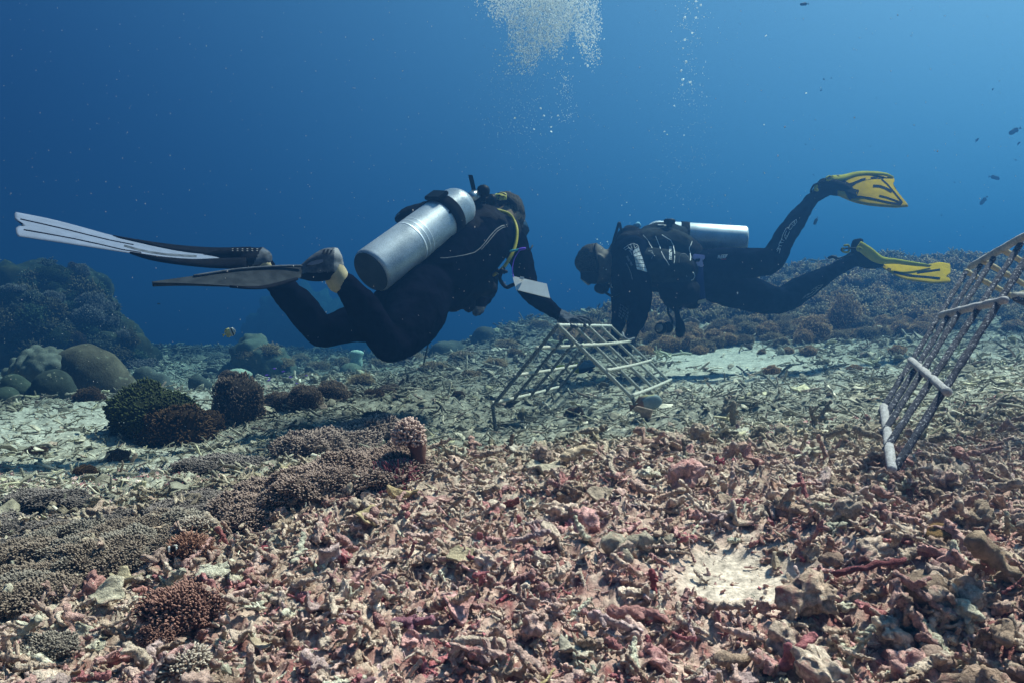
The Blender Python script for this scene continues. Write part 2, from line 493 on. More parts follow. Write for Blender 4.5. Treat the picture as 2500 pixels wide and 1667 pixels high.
# one sheet of ground, finest near the camera
yr = np.concatenate([np.linspace(-1.2, .45, 12), np.arange(.5, 2.7, .0065), np.geomspace(2.7, 9, 330), np.geomspace(9.1, 34, 60)])
tr = np.concatenate([-np.geomspace(2.2, .78, 25)[:-1], np.linspace(-.78, .78, 760), np.geomspace(.78, 2.2, 25)[1:]])
Y, T = np.meshgrid(yr, tr, indexing='ij')
X = T * (np.maximum(Y, 0) + .45)
Z = base_h(X, Y) + detail_h(X, Y)
nr, nc = X.shape
idx = np.arange(nr * nc).reshape(nr, nc)
Fq = np.stack([idx[:-1, :-1], idx[:-1, 1:], idx[1:, 1:], idx[1:, :-1]], -1).reshape(-1, 4)
s_ = sandmask(X, Y)[..., None]
nearf = np.clip((crest_y(X, Y) + .35 - Y) / .35, 0, 1)[..., None]; warm = np.clip((crest_y(X, Y) - .1 - Y) / .7, 0, 1)[..., None]
a_ = np.clip((fbm(X * 48, Y * 48, 4, 31)[..., None] - .5) * 1.9 + .5, 0, 1); p_ = fbm(X * 1.3, Y * 1.3, 3, 77)[..., None]; b_ = fbm(X * 5, Y * 5, 3, 37)[..., None]
cn = (np.array((.60, .46, .39)) * (1 - a_) + np.array((.25, .09, .09)) * a_) * warm + (np.array((.52, .46, .37)) * (1 - a_) + np.array((.20, .15, .12)) * a_) * (1 - warm)
cm = np.array((.32, .31, .255)) * turf(X, Y)[..., None] * (.45 + a_) * (.5 + p_) * np.interp(Y, [6, 11], [1, .32])[..., None]  # far ground darkened with distance: its fade into dark water is painted
cs = (np.array((.64, .54, .46)) * nearf + np.array((.44, .43, .37)) * (1 - nearf)) * (.72 + .5 * a_)
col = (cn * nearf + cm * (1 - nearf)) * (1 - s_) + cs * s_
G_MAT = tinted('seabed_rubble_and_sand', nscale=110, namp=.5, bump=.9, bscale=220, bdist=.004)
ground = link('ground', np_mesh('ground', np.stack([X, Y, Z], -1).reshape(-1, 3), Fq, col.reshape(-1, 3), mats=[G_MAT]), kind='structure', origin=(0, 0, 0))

def gz(x, y):
    x = np.atleast_1d(np.asarray(x, float)); y = np.atleast_1d(np.asarray(y, float))
    return base_h(x, y) + detail_h(x, y)

# ------------------------------------------------------------------ rubble
def proto_branch(seed, sides=8, rings=7, forks=1, r0=.13):
    rs = np.random.RandomState(seed)
    k = rs.uniform(-.25, .25, 2)
    t = np.linspace(-.5, .5, rings)
    p = np.stack([t, k[0] * (t ** 2 - .1) + rs.uniform(-.02, .02, rings), k[1] * (t ** 2) + rs.uniform(-.02, .02, rings)], -1)
    r = r0 * (1 - .35 * (t + .5)) * rs.uniform(.8, 1.2, rings)
    parts = [tube(p, r, sides, True, jitter=.25, rs=rs)]
    for f in range(forks):
        i = rs.randint(1, rings - 2); L = rs.uniform(.15, .38); a = rs.uniform(0, 6.28)
        d = np.array([.5, math.cos(a), math.sin(a)]); d /= np.linalg.norm(d)
        q = p[i] + np.outer(np.linspace(0, L, 4), d)
        parts.append(tube(q, np.array([.85, .75, .7, .55]) * r[i], max(5, sides - 2), True, jitter=.25, rs=rs))
    return merge(parts)
def proto_plate(seed, m=14, rings=4, th=.05, curl=.5):
    rs = np.random.RandomState(seed)
    out = .5 * (.62 + .45 * rs.rand(m)); out = (out + np.roll(out, 1)) / 2 * (1 + .12 * rs.randn(m) * .6)
    ang = np.linspace(0, 2 * math.pi, m, endpoint=False)
    V = [(0, 0, 0)]
    ph = rs.uniform(0, 6.28); wv = rs.uniform(.04, .14); cu = rs.uniform(.1, curl); k = rs.randint(2, 5)
    asp = rs.uniform(.55, .95)
    for i in range(1, rings + 1):
        f = i / rings
        x = np.cos(ang) * out * f; y = np.sin(ang) * out * f * asp
        z = cu * (x * math.cos(ph) + y * math.sin(ph)) ** 2 * 2 + wv * f * f * np.sin(k * ang + ph)
        V += list(zip(x, y, z))
    V = np.array(V); n = len(V)
    F = []
    for j in range(m): F.append((0, 1 + j, 1 + (j + 1) % m))
    for i in range(rings - 1):
        for j in range(m):
            a, b = 1 + i * m + j, 1 + i * m + (j + 1) % m
            F += [(a, a + m, b + m), (a, b + m, b)]
    F = np.array(F)
    W = V.copy(); W[:, 2] -= th * (1 + .4 * rs.rand(n))
    F2 = F[:, ::-1] + n
    e = 1 + (rings - 1) * m
    S = []
    for j in range(m):
        a, b = e + j, e + (j + 1) % m
        S += [(a, a + n, b + n), (a, b + n, b)]
    return np.vstack([V, W]), np.vstack([F, F2, np.array(S)])
def proto_lump(seed, sub=2, amp=.45):
    V, F = ico(sub); V = V * .5 * np.array([1, .75, .6]); V *= (1 + amp * (n3(V, 2.6, seed) + .6 * n3(V, 6, seed + 50)))[:, None]
    return V, F
def rough(VF, amp=.05, sc_=5, seed=0):
    V, F = VF
    d = np.stack([n3(V, sc_, seed), n3(V, sc_, seed + 9), n3(V, sc_, seed + 19)], -1) * amp
    return V + d, F
HI = [rough(rough(proto_branch(i, 10, 14, 1 + i % 4, .075 + .026 * (i % 3)), .05, 3.5, i), .03, 12, i + 5) for i in range(14)] + \
     [rough(rough(proto_plate(i + 40, 16, 5, .075, .7), .06, 4, i), .025, 12, i) for i in range(8)] + [rough(rough(proto_lump(i, 3, .8), .09, 5, i), .05, 11, i) for i in range(6)]
LO = [proto_branch(i + 100, 5, 4, 1 + i % 2, .065) for i in range(13)] + [rough(proto_plate(i + 140, 8, 2, .04), .05, 5, i) for i in range(6)] + [rough(proto_lump(i + 60, 2, .9), .10, 5, i) for i in range(2)]

def rot_mats(n, rs, tilt):
    a = rs.uniform(0, 2 * math.pi, n); b = rs.randn(n) * tilt; c = rs.randn(n) * tilt
    ca, sa, cb, sb, cc, sc2 = np.cos(a), np.sin(a), np.cos(b), np.sin(b), np.cos(c), np.sin(c)
    Rz = np.zeros((n, 3, 3)); Rz[:, 0, 0] = ca; Rz[:, 0, 1] = -sa; Rz[:, 1, 0] = sa; Rz[:, 1, 1] = ca; Rz[:, 2, 2] = 1
    Ry = np.zeros((n, 3, 3)); Ry[:, 0, 0] = cb; Ry[:, 0, 2] = sb; Ry[:, 2, 0] = -sb; Ry[:, 2, 2] = cb; Ry[:, 1, 1] = 1
    Rx = np.zeros((n, 3, 3)); Rx[:, 1, 1] = cc; Rx[:, 1, 2] = -sc2; Rx[:, 2, 1] = sc2; Rx[:, 2, 2] = cc; Rx[:, 0, 0] = 1
    return Rz @ Ry @ Rx
def scatter(protos, pos, size, tilt, colors, rs, wts=None):
    n = len(pos); pid = rs.choice(len(protos), n, p=wts); M = rot_mats(n, rs, tilt)
    Vs, Fs, Cs, k = [], [], [], 0
    for i, (V, F) in enumerate(protos):
        w_ = np.where(pid == i)[0]
        if not len(w_): continue
        st = np.stack([np.ones(len(w_)), rs.uniform(.75, 1.25, len(w_)), rs.uniform(.75, 1.25, len(w_))], -1)
        A = (V[None] * st[:, None]) @ M[w_].transpose(0, 2, 1) * size[w_][:, None, None] + pos[w_][:, None]
        Vs.append(A.reshape(-1, 3)); Fs.append((F[None] + (np.arange(len(w_)) * len(V))[:, None, None]).reshape(-1, 3) + k)
        Cs.append(np.repeat(colors[w_], len(V), 0)); k += len(w_) * len(V)
    return np.vstack(Vs), np.vstack(Fs), np.vstack(Cs)

NEARP = np.minimum(NEARP * 1.42, .86)
R_MAT = tinted('dead_coral', nscale=110, namp=.55, bump=1.0, bscale=150, bdist=.012, blotch=(.38, .085, .11), blotch_scale=30, blotch_lo=.55, speck=((.72, .62, .52), 150, .66))
M_MAT = tinted('turf_covered_dead_coral', nscale=40, namp=.5, bump=.8, bscale=90, bdist=.008)

rs = np.random.RandomState(5)
def samp(n, y0, y1, rs, pw=1.0, marg=.35):
    u = rs.rand(n); y = (y0 ** (2 - pw) + u * (y1 ** (2 - pw) - y0 ** (2 - pw))) ** (1 / (2 - pw))
    x = (rs.rand(n) * 2 - 1) * (y * .70 + marg)
    return x, y
# near mound
n = 30000
x, y = samp(n, .55, 2.75, rs, .75)
keep = (rs.rand(n) > sandmask(x, y) * .97) & (y < crest_y(x, y) + .3)
x, y = x[keep], y[keep]
size = np.clip(np.exp(rs.randn(len(x)) * .55) * .0195, .007, .065)
size *= (1 + .6 * np.clip((x - .25) / .5, 0, 1) * np.clip((1.7 - y), 0, 1))
z = gz(x, y) + rs.rand(len(x)) ** 1.4 * size * .6 - .002
ci = rs.choice(len(NEARP), len(x), p=NEARW / NEARW.sum()); colr = NEARP[ci] * rs.uniform(.75, 1.2, (len(x), 1))
fm = np.clip((y - crest_y(x, y) + .75 + .5 * (fbm(x * 3, y * 3, 3, 55) - .5)) / 1.05, 0, 1)[:, None]; fm = np.maximum(fm, np.clip((x - .2) / .6, 0, 1)[:, None] * .45)
colr = colr * (1 - fm) + MIDP[rs.choice(len(MIDP), len(x), p=MIDW / MIDW.sum())] * np.array((1.25, 1.08, .98)) * fm
colr = np.hstack([colr, np.clip(1.05 - fm * 1.2, .1, 1) * np.clip(fbm(x * 2.5, y * 2.5, 3, 91) * 2.2 - .4, .15, 1)[:, None]])
wt = np.array([.060] * 14 + [.013] * 8 + [.010] * 6); wt /= wt.sum()
pp = np.stack([x, y, z], -1)
HX = [rough(rough(rough(proto_branch(i + 30, 14, 26, 1 + i % 4, .075 + .026 * (i % 3)), .05, 3.5, i), .034, 12, i + 5), .018, 32, i) for i in range(14)] + \
     [rough(rough(rough(proto_plate(i + 70, 26, 9, .075, .6), .06, 4, i), .03, 12, i), .018, 30, i) for i in range(8)] + [rough(rough(rough(proto_lump(i + 20, 4, .8), .09, 5, i), .05, 11, i), .02, 30, i) for i in range(6)]
cl = (size / y > .024)
A1 = scatter(HX, pp[cl], size[cl], .5, colr[cl], rs, wt)
A2 = scatter(HI, pp[~cl], size[~cl], .5, colr[~cl], rs, wt)
print('near pieces', cl.sum(), (~cl).sum(), len(A1[0]), len(A2[0]))
V = np.vstack([A1[0], A2[0]]); F = np.vstack([A1[1], A2[1] + len(A1[0])]); Cc = np.vstack([A1[2], A2[2]])
link('coral_rubble', np_mesh('coral_rubble', V, F, Cc, smooth=True, mats=[R_MAT]), kind='stuff', label='broken dead coral rubble, pink and crimson crusted, heaped across the foreground mound', cat='coral rubble')
# a sparser apron beyond the picture's sides
n = 7000
x, y = samp(n, .6, 2.8, rs, .75, 0); x = np.sign(x) * (np.abs(x) * 2.0 + y * .70 + .33)
keep = y < crest_y(x, y) + .3; x, y = x[keep], y[keep]; size = np.clip(np.exp(rs.randn(len(x)) * .5) * .045, .02, .12)
a_s = scatter(HI, np.stack([x, y, gz(x, y) + size * .15], -1), size, .45, np.hstack([NEARP[rs.choice(len(NEARP), len(x), p=NEARW / NEARW.sum())], np.full((len(x), 1), .5)]), rs, wt)
link('coral_rubble', np_mesh('coral_rubble_apron', *a_s, smooth=True, mats=[R_MAT]), kind='stuff', label='dead coral rubble continuing at both sides of the foreground mound', cat='coral rubble')
# grit
n = 26000
x, y = samp(n, .6, 2.6, rs, .4)
size = np.clip(np.exp(rs.randn(n) * .5) * .0095, .003, .022)
keep = rs.rand(n) > sandmask(x, y) * .55
x, y, size = x[keep], y[keep], size[keep]
V, F, Cc = scatter(LO, np.stack([x, y, gz(x, y) + size * .2], -1), size, .8, NEARP[rs.choice(len(NEARP), len(x), p=NEARW / NEARW.sum())] * rs.uniform(.8, 1.35, (len(x), 1)), rs)
link('shell_grit', np_mesh('shell_grit', V, F, Cc, smooth=False, mats=[R_MAT]), kind='stuff', label='small chips of coral and shell between the larger foreground rubble', cat='grit')
# middle distance
n = 72000
x, y = samp(n, 1.6, 14.5, rs, 1.35, .5)
keep = (rs.rand(n) > sandmask(x, y) * .95) & (y > crest_y(x, y) + .1)
x, y = x[keep], y[keep]
size = np.clip(np.exp(rs.randn(len(x)) * .5) * .036, .010, .12) * (.38 + .62 * np.minimum(y, 11) / 4.5)
z = gz(x, y) + rs.rand(len(x)) ** 1.5 * size * .35
V, F, Cc = scatter(LO, np.stack([x, y, z], -1), size, .42, MIDP[rs.choice(len(MIDP), len(x), p=MIDW / MIDW.sum())] * rs.uniform(.6, 1.35, (len(x), 1)) * ((.5 + 1.0 * fbm(x * 1.3, y * 1.3, 3, 77)) * turf(x, y) * np.interp(y, [6, 11], [1, .4]))[:, None] * np.array((1.06, 1, .95)), rs, np.array([.06] * 13 + [.035] * 6 + [.005] * 2) / (.06 * 13 + .035 * 6 + .01))  # tint dims with distance, painting the pieces' fade into the dark water
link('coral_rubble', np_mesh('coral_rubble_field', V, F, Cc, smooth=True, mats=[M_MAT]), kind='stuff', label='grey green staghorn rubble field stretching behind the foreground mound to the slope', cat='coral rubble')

# ------------------------------------------------------------------ single fragments that stand out
def fragment(px, py, w_px, kind, seed, color, label, cat='coral fragment', tilt=(0, 0, 0), lift=.35, mat=None, stretch=(1, 1, 1), name='coral_fragment'):
    g = ground_hit(px, py)
    s = w_px / FP * g.y
    if kind == 'plate': VF = rough(proto_plate(seed, 22, 6, .06, .9), .06, 4, seed)
    elif kind == 'branch': VF = rough(proto_branch(seed, 12, 16, 2), .05, 6, seed)
    elif kind == 'stick': VF = rough(proto_branch(seed, 8, 12, 0, .045), .02, 3, seed)
    else: VF = rough(proto_lump(seed, 4, .25), .04, 6, seed)
    V = VF[0] * np.array(stretch) * s
    from mathutils import Euler
    V = V @ np.array(Euler([math.radians(a) for a in tilt]).to_matrix()).T
    zz = gz(g.x, g.y)[0]
    V = V + np.array([g.x, g.y, zz + s * lift * .5])
    nz = n3(V, 60, seed)
    tint = np.array(color)[None] * (1 + .35 * nz)[:, None]
    return link(name, np_mesh('coral_fragment', V, VF[1], tint, mats=[mat or F_MAT]), label=label, cat=cat)
F_MAT = tinted('bare_coral_fragment', nscale=60, namp=.45, bump=1.0, bscale=130, bdist=.010, blotch=(.40, .24, .20), blotch_scale=26, blotch_lo=.57)
FR = [(980, 1178, 92, 'plate', 3, (.62, .47, .27), 'ruffled golden cream coral plate just below the tall polyp pillar', (25, 10, 20), .7),
      (898, 1243, 78, 'plate', 8, (.50, .40, .24), 'cupped pale brown coral shard below and left of the golden ruffled plate', (35, 0, 60), .7),
      (1125, 1345, 84, 'plate', 12, (.55, .46, .32), 'flat yellowish oval coral slab in the middle of the foreground rubble', (28, 0, 5), .6),
      (268, 1423, 92, 'plate', 17, (.60, .54, .42), 'broad pale half round coral plate left of the brown bushy soft coral', (38, 8, -15), .8),
      (310, 1368, 95, 'plate', 21, (.55, .47, .33), 'long cream coral plate behind the pale half round plate', (12, 0, -10), .6),
      (632, 1530, 78, 'plate', 5, (.58, .47, .35), 'blocky cream coral chunk right of the whitish finger soft coral', (0, 20, 10), .5),
      (1265, 1080, 66, 'plate', 31, (.62, .55, .46), 'pale angular coral shard standing on the crest below the metal frame', (55, 15, 0), .9),
      (1335, 1108, 110, 'plate', 33, (.55, .48, .38), 'wide whitish coral plate lying just behind the mound crest shard', (12, 5, 20), .5),
      (1415, 1095, 90, 'branch', 35, (.66, .52, .38), 'cream finger shaped coral branch near the crest', (0, -12, 25), .8),
      (1405, 1530, 100, 'plate', 37, (.60, .54, .45), 'bright white broken coral chunk at bottom centre', (0, 15, -20), .6),
      (1595, 1385, 60, 'branch', 39, (.38, .11, .12), 'upright crimson crusted coral stub left below the sand patch', (0, 80, 0), .8),
      (1560, 1450, 120, 'branch', 41, (.46, .24, .23), 'thick pinkish red coral branch below the upright crimson stub', (0, 6, 8), .6),
      (1560, 1300, 150, 'branch', 43, (.48, .42, .34), 'grey beige knobbly coral branch lying left of the sand patch', (0, 0, 8), .5),
      (1905, 1172, 72, 'plate', 45, (.46, .28, .21), 'ribbed orange brown coral blade standing on the right of the mound', (70, 30, 30), .9),
      (2285, 1560, 92, 'lump', 47, (.42, .30, .25), 'smooth round pinkish coral nodule at the bottom right', (0, 0, 0), .7),
      (2295, 1290, 90, 'lump', 49, (.24, .15, .07), 'brown rounded sponge lump resting in right hand rubble', (0, 0, 15), .5),
      (1950, 1560, 120, 'branch', 51, (.50, .20, .22), 'pink crusted coral slab fragment in the bottom right rubble', (0, -25, 30), .7),
      (1985, 1648, 110, 'branch', 53, (.26, .05, .07), 'deep crimson coral branch at the bottom edge', (0, -15, 20), .5),
      (2420, 1015, 110, 'stick', 57, (.52, .44, .36), 'long pale dead branch leaning behind the dark right frame', (0, -35, 20), .9),
      (2130, 1385, 190, 'stick', 59, (.22, .08, .09), 'thin dark red rope like branch crossing the right rubble', (0, -6, 12), .7),
      (1320, 1632, 110, 'stick', 61, (.60, .48, .26), 'thin cream yellow stick at the bottom centre edge', (0, -30, 40), .6),
      (1890, 1290, 62, 'plate', 63, (.50, .42, .33), 'curved beige coral shell standing at right end of the sand patch', (80, 10, 60), .8),
      (810, 1335, 22, 'lump', 65, (.62, .60, .66), 'tiny pale lilac ball on the rubble left of centre', (0, 0, 0), 1.2),
      (1010, 1490, 100, 'branch', 67, (.36, .17, .22), 'purple pink coral finger in the lower centre rubble', (0, -10, -20), .6),
      (860, 1640, 110, 'branch', 69, (.46, .28, .30), 'pale mauve coral finger at the bottom left of centre', (0, -12, 35), .6),
      (545, 1270, 50, 'branch', 71, (.34, .13, .13), 'dark red crusted stub beside the orange soft coral', (0, 60, 20), .7),
      (1140, 1640, 100, 'plate', 75, (.40, .25, .22), 'dull rose coral plate at the bottom edge near the yellow stick', (20, 0, 0), .5),
      (2250, 1440, 140, 'lump', 77, (.30, .22, .17), 'dark knobbly coral head in the right foreground', (0, 0, 0), .6),
      (2440, 1400, 190, 'branch', 79, (.36, .27, .20), 'heavy forked coral block at the right edge', (10, 40, 20), .9),
      (2440, 1530, 150, 'branch', 81, (.42, .31, .24), 'thick rubble block below the forked coral block at the right edge', (0, 10, 70), .7),
      (1790, 1575, 120, 'branch', 83, (.44, .32, .25), 'beige coral stem left of the pink slab fragment', (0, 15, 40), .6),
      (1465, 1190, 70, 'plate', 85, (.48, .38, .30), 'small arched coral plate in the upper middle rubble', (40, 0, 15), .8),
      (640, 1210, 60, 'plate', 87, (.56, .47, .38), 'notched cream coral shard at the edge of the polyp carpet', (50, 30, 0), .8),
      (2030, 1330, 60, 'lump', 89, (.30, .21, .17), 'dark hollowed coral lump right of the sand patch', (0, 0, 0), .7)]
for f in FR:
    px, py, w_, k, s, c, lab, tl, lf = f
    st = (1, .6, 1.5) if k == 'plate' and s == 3 else (1, 1, 1)
    if k == 'lump' and s == 47: st = (1, 1, 1.25)
    fragment(px, py, w_, k, s, c, lab, tilt=tl, lift=lf, stretch=st)
# upright broken branch ends in the middle distance
for i, (px, py, w_, tl) in enumerate([(2010, 1040, 60, 60), (1985, 1045, 50, 110), (1790, 1055, 70, 100), (1770, 1030, 60, 60), (2085, 1180, 40, 85), (2140, 1250, 45, 95), (1670, 1080, 45, 80)]):
    fragment(px, py, w_, 'branch', 200 + i, (.26, .22, .17), ['pair of crossed dark branch ends left of the big frame foot, right one', 'pair of crossed dark branch ends left of the big frame foot, left one',
             'short grey branch stub poking up behind the mound crest', 'slanted grey branch end beside the short grey stub', 'little upright stub left of the big frame foot', 'upright spike in the rubble below the big frame foot', 'brown stub on the crest right of centre'][i],
             tilt=(0, -tl, 20 * i), lift=.9)

# ------------------------------------------------------------------ soft corals
S_MAT = tinted('soft_coral_polyps', rough=.8, nscale=120, namp=.3, bump=.3, bscale=200, bdist=.003)
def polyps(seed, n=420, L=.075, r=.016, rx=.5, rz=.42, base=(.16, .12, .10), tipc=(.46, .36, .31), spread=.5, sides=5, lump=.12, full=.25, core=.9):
    """a dome of finger-like polyps, unit width about 1"""
    rs = np.random.RandomState(seed)
    parts, cols = [], []
    V, F = ico(3); V = V * np.array([rx, rx, rz]) * core; V *= (1 + lump * 1.5 * n3(V, 4, seed))[:, None]; V[:, 2] = np.maximum(V[:, 2], -.12)
    parts.append((V, F)); cols.append(np.tile(np.array(base) * .8, (len(V), 1)))
    gr = math.pi * (3 - math.sqrt(5))
    for i in range(n):
        zc = 1 - (i + .5) / n * (1 + full); rr = math.sqrt(max(0, 1 - zc * zc)); a = i * gr + rs.randn() * .1
        d = np.array([rr * math.cos(a), rr * math.sin(a), zc]); p = d * np.array([rx, rx, rz])
        p = p * (1 + lump * 1.5 * MN.noise(Vector((p[0] * 4 + seed * 7.7, p[1] * 4, p[2] * 4 - seed * 3.1)))) * core
        d = d + rs.randn(3) * spread * .5 + np.array([0, 0, .35]); d /= np.linalg.norm(d)
        l = L * rs.uniform(.6, 1.3); bend = rs.randn(3) * l * .3
        q = np.array([p, p + d * l * .5 + bend * .3, p + d * l + bend])
        T_, Fc = tube(q, np.array([.75, .9, 1.15]) * r * rs.uniform(.8, 1.2), sides, True)
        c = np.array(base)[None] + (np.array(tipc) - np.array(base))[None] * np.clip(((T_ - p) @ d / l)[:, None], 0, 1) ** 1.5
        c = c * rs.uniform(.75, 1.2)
        parts.append((T_, Fc)); cols.append(c)
    V, F = merge(parts)
    return V, F, np.vstack(cols)
SOFT = {}
def soft_mesh(kind):
    if kind not in SOFT:
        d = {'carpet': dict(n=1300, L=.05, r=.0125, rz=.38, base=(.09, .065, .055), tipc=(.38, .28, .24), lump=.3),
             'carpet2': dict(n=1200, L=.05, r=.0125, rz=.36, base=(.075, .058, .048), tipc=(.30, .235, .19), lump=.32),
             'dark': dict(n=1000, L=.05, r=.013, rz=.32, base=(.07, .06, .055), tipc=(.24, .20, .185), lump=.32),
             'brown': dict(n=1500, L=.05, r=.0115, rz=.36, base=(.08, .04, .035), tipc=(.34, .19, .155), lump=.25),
             'grey': dict(n=1100, L=.05, r=.014, rz=.38, base=(.08, .068, .06), tipc=(.30, .26, .22), lump=.32),
             'orange': dict(n=420, L=.13, r=.014, rz=.36, base=(.16, .08, .055), tipc=(.42, .23, .17), spread=1.0),
             'white': dict(n=420, L=.11, r=.021, rz=.32, base=(.22, .16, .13), tipc=(.52, .45, .38), spread=.9),
             'red': dict(n=380, L=.14, r=.014, rz=.4, base=(.10, .03, .04), tipc=(.30, .10, .12), spread=1.1),
             'bush': dict(n=1400, L=.05, r=.0095, rx=.48, rz=.5, base=(.17, .105, .06), tipc=(.66, .42, .23), lump=.32, full=.7, sides=4, spread=1.2),
             'bush2': dict(n=1200, L=.06, r=.010, rx=.48, rz=.42, base=(.12, .088, .058), tipc=(.44, .33, .21), lump=.38, full=.6, sides=4, spread=1.4),
             'tuft': dict(n=900, L=.12, r=.009, rx=.40, rz=.34, base=(.12, .085, .055), tipc=(.45, .33, .20), lump=.4, full=.5, sides=4, spread=1.5),
             'bushd': dict(n=1500, L=.045, r=.009, rx=.48, rz=.5, base=(.05, .038, .032), tipc=(.25, .175, .135), lump=.3, full=.7, sides=4, spread=1.0),
             'rust': dict(n=1700, L=.035, r=.010, rx=.5, rz=.42, base=(.032, .020, .012), tipc=(.105, .062, .036), lump=.3, full=.7, sides=4),
             'moss': dict(n=1900, L=.03, r=.010, rx=.5, rz=.42, base=(.022, .026, .012), tipc=(.06, .07, .03), lump=.2, full=.7, sides=4),
             'pillar': dict(n=420, L=.10, r=.032, rx=.44, rz=.44, base=(.22, .15, .13), tipc=(.60, .44, .38), full=.6)}[kind]
        V, F, Cc = polyps(sum(map(ord, kind)), **d)
        SOFT[kind] = np_mesh('soft_coral_' + kind, V, F, Cc, mats=[S_MAT])
    return SOFT[kind]
def soft(px, py, w_px, kind, label, group=None, h=1.0, sink=.06, y0=.7, name='soft_coral', at=None):
    g = Vector(at) if at else ground_hit(px, py, y0)
    s = w_px / FP * g.y
    o = bpy.data.objects.new(name, soft_mesh(kind)); C.objects.link(o)
    z = g.z if at else gz(g.x, g.y)[0]
    o.location = (g.x, g.y, z - sink * s); o.rotation_euler = (random.uniform(-.15, .15), random.uniform(-.15, .15), random.uniform(0, 6.28))
    o.scale = (s, s * random.uniform(.85, 1.1), s * h)
    tag(o, label, 'soft coral', group)
    return o
def in_poly(x, y, poly):
    c = False; j = len(poly) - 1
    for i in range(len(poly)):
        if (poly[i][1] > y) != (poly[j][1] > y) and x < (poly[j][0] - poly[i][0]) * (y - poly[i][1]) / (poly[j][1] - poly[i][1]) + poly[i][0]: c = not c
        j = i
    return c
def fill(poly, n, dmin, rs):
    xs = [p[0] for p in poly]; ys = [p[1] for p in poly]; out = []
    for _ in range(8000):
        if len(out) >= n: break
        x, y = rs.uniform(min(xs), max(xs)), rs.uniform(min(ys), max(ys))
        if in_poly(x, y, poly) and all(math.hypot((x - a) , (y - b) * 1.8) > dmin for a, b in out): out.append((x, y))
    return out
rs = np.random.RandomState(21)
G1 = 'soft coral clumps of the polyp carpet at the left'
for x, y in fill([(560, 1215), (640, 1150), (880, 1085), (1010, 1100), (1000, 1140), (760, 1180), (620, 1235)], 40, 22, rs):
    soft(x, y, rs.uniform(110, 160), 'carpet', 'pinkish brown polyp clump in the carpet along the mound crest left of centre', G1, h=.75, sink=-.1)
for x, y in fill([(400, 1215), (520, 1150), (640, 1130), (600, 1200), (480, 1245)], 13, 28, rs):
    soft(x, y, rs.uniform(110, 150), 'dark', 'dark blue grey polyp clump in the darker strip behind the carpet', G1, h=.55, sink=-.06)
for x, y in fill([(0, 1330), (120, 1275), (430, 1240), (450, 1290), (250, 1350), (140, 1400), (0, 1440)], 42, 27, rs):
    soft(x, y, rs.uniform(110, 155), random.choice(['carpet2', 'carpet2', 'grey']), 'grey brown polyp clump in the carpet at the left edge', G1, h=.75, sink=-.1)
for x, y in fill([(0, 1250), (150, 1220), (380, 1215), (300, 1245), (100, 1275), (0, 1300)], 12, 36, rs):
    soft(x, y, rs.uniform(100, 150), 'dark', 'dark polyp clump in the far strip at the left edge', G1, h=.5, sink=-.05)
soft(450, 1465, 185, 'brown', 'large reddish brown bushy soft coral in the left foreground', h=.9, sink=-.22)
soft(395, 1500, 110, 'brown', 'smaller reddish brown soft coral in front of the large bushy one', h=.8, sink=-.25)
soft(450, 1580, 120, 'white', 'whitish finger soft coral near the bottom left', h=.8, sink=-.25)
soft(110, 1545, 130, 'grey', 'grey soft coral mound in the bottom left corner rubble', h=.8, sink=-.2)
soft(465, 1315, 105, 'orange', 'orange brown feathery soft coral with a pale crown', h=.95, sink=-.25)
soft(478, 1275, 75, 'white', 'pale ribbed crown on top of the orange brown soft coral', h=.7, sink=-.75)
soft(515, 1300, 60, 'orange', 'small orange tuft right of the pale crowned soft coral')
soft(262, 1345, 75, 'orange', 'small rusty polyp tuft in the left carpet')
soft(965, 1140, 110, 'red', 'dark red feathery soft coral under the polyp pillar', h=1.1)
soft(1000, 1120, 70, 'red', 'small dark red tuft hugging the foot of the polyp pillar', h=1.2)
soft(857, 1075, 50, 'orange', 'small rust coloured soft coral behind the carpet crest')
soft(350, 1667, 100, 'orange', 'pink brown finger coral at the bottom left edge', h=.8)
# polyp pillar: stalk + cap
g = ground_hit(1000, 1125); s_m = g.y / FP
pil = empty('soft_coral', (g.x, g.y, g.z), 'tall pillar of pinkish polyps standing on the mound crest', 'soft coral')
st_ = catmull([(g.x + 22 * s_m, g.y, g.z - .02), (g.x + 20 * s_m, g.y, g.z + 30 * s_m), (g.x + 4 * s_m, g.y, g.z + 62 * s_m)], 10)
V, F = rough(tube(st_, np.linspace(17, 24, 10) * s_m, 12), .004, 60, 3)
link('stalk', np_mesh('stalk', V, F, (.12, .06, .05), mats=[S_MAT]), pil)
cap = bpy.data.objects.new('polyp_head', soft_mesh('pillar')); C.objects.link(cap); cap.parent = pil
cap.location = (-2 * s_m, 0, 62 * s_m); cap.scale = (80 * s_m, 80 * s_m, 84 * s_m)

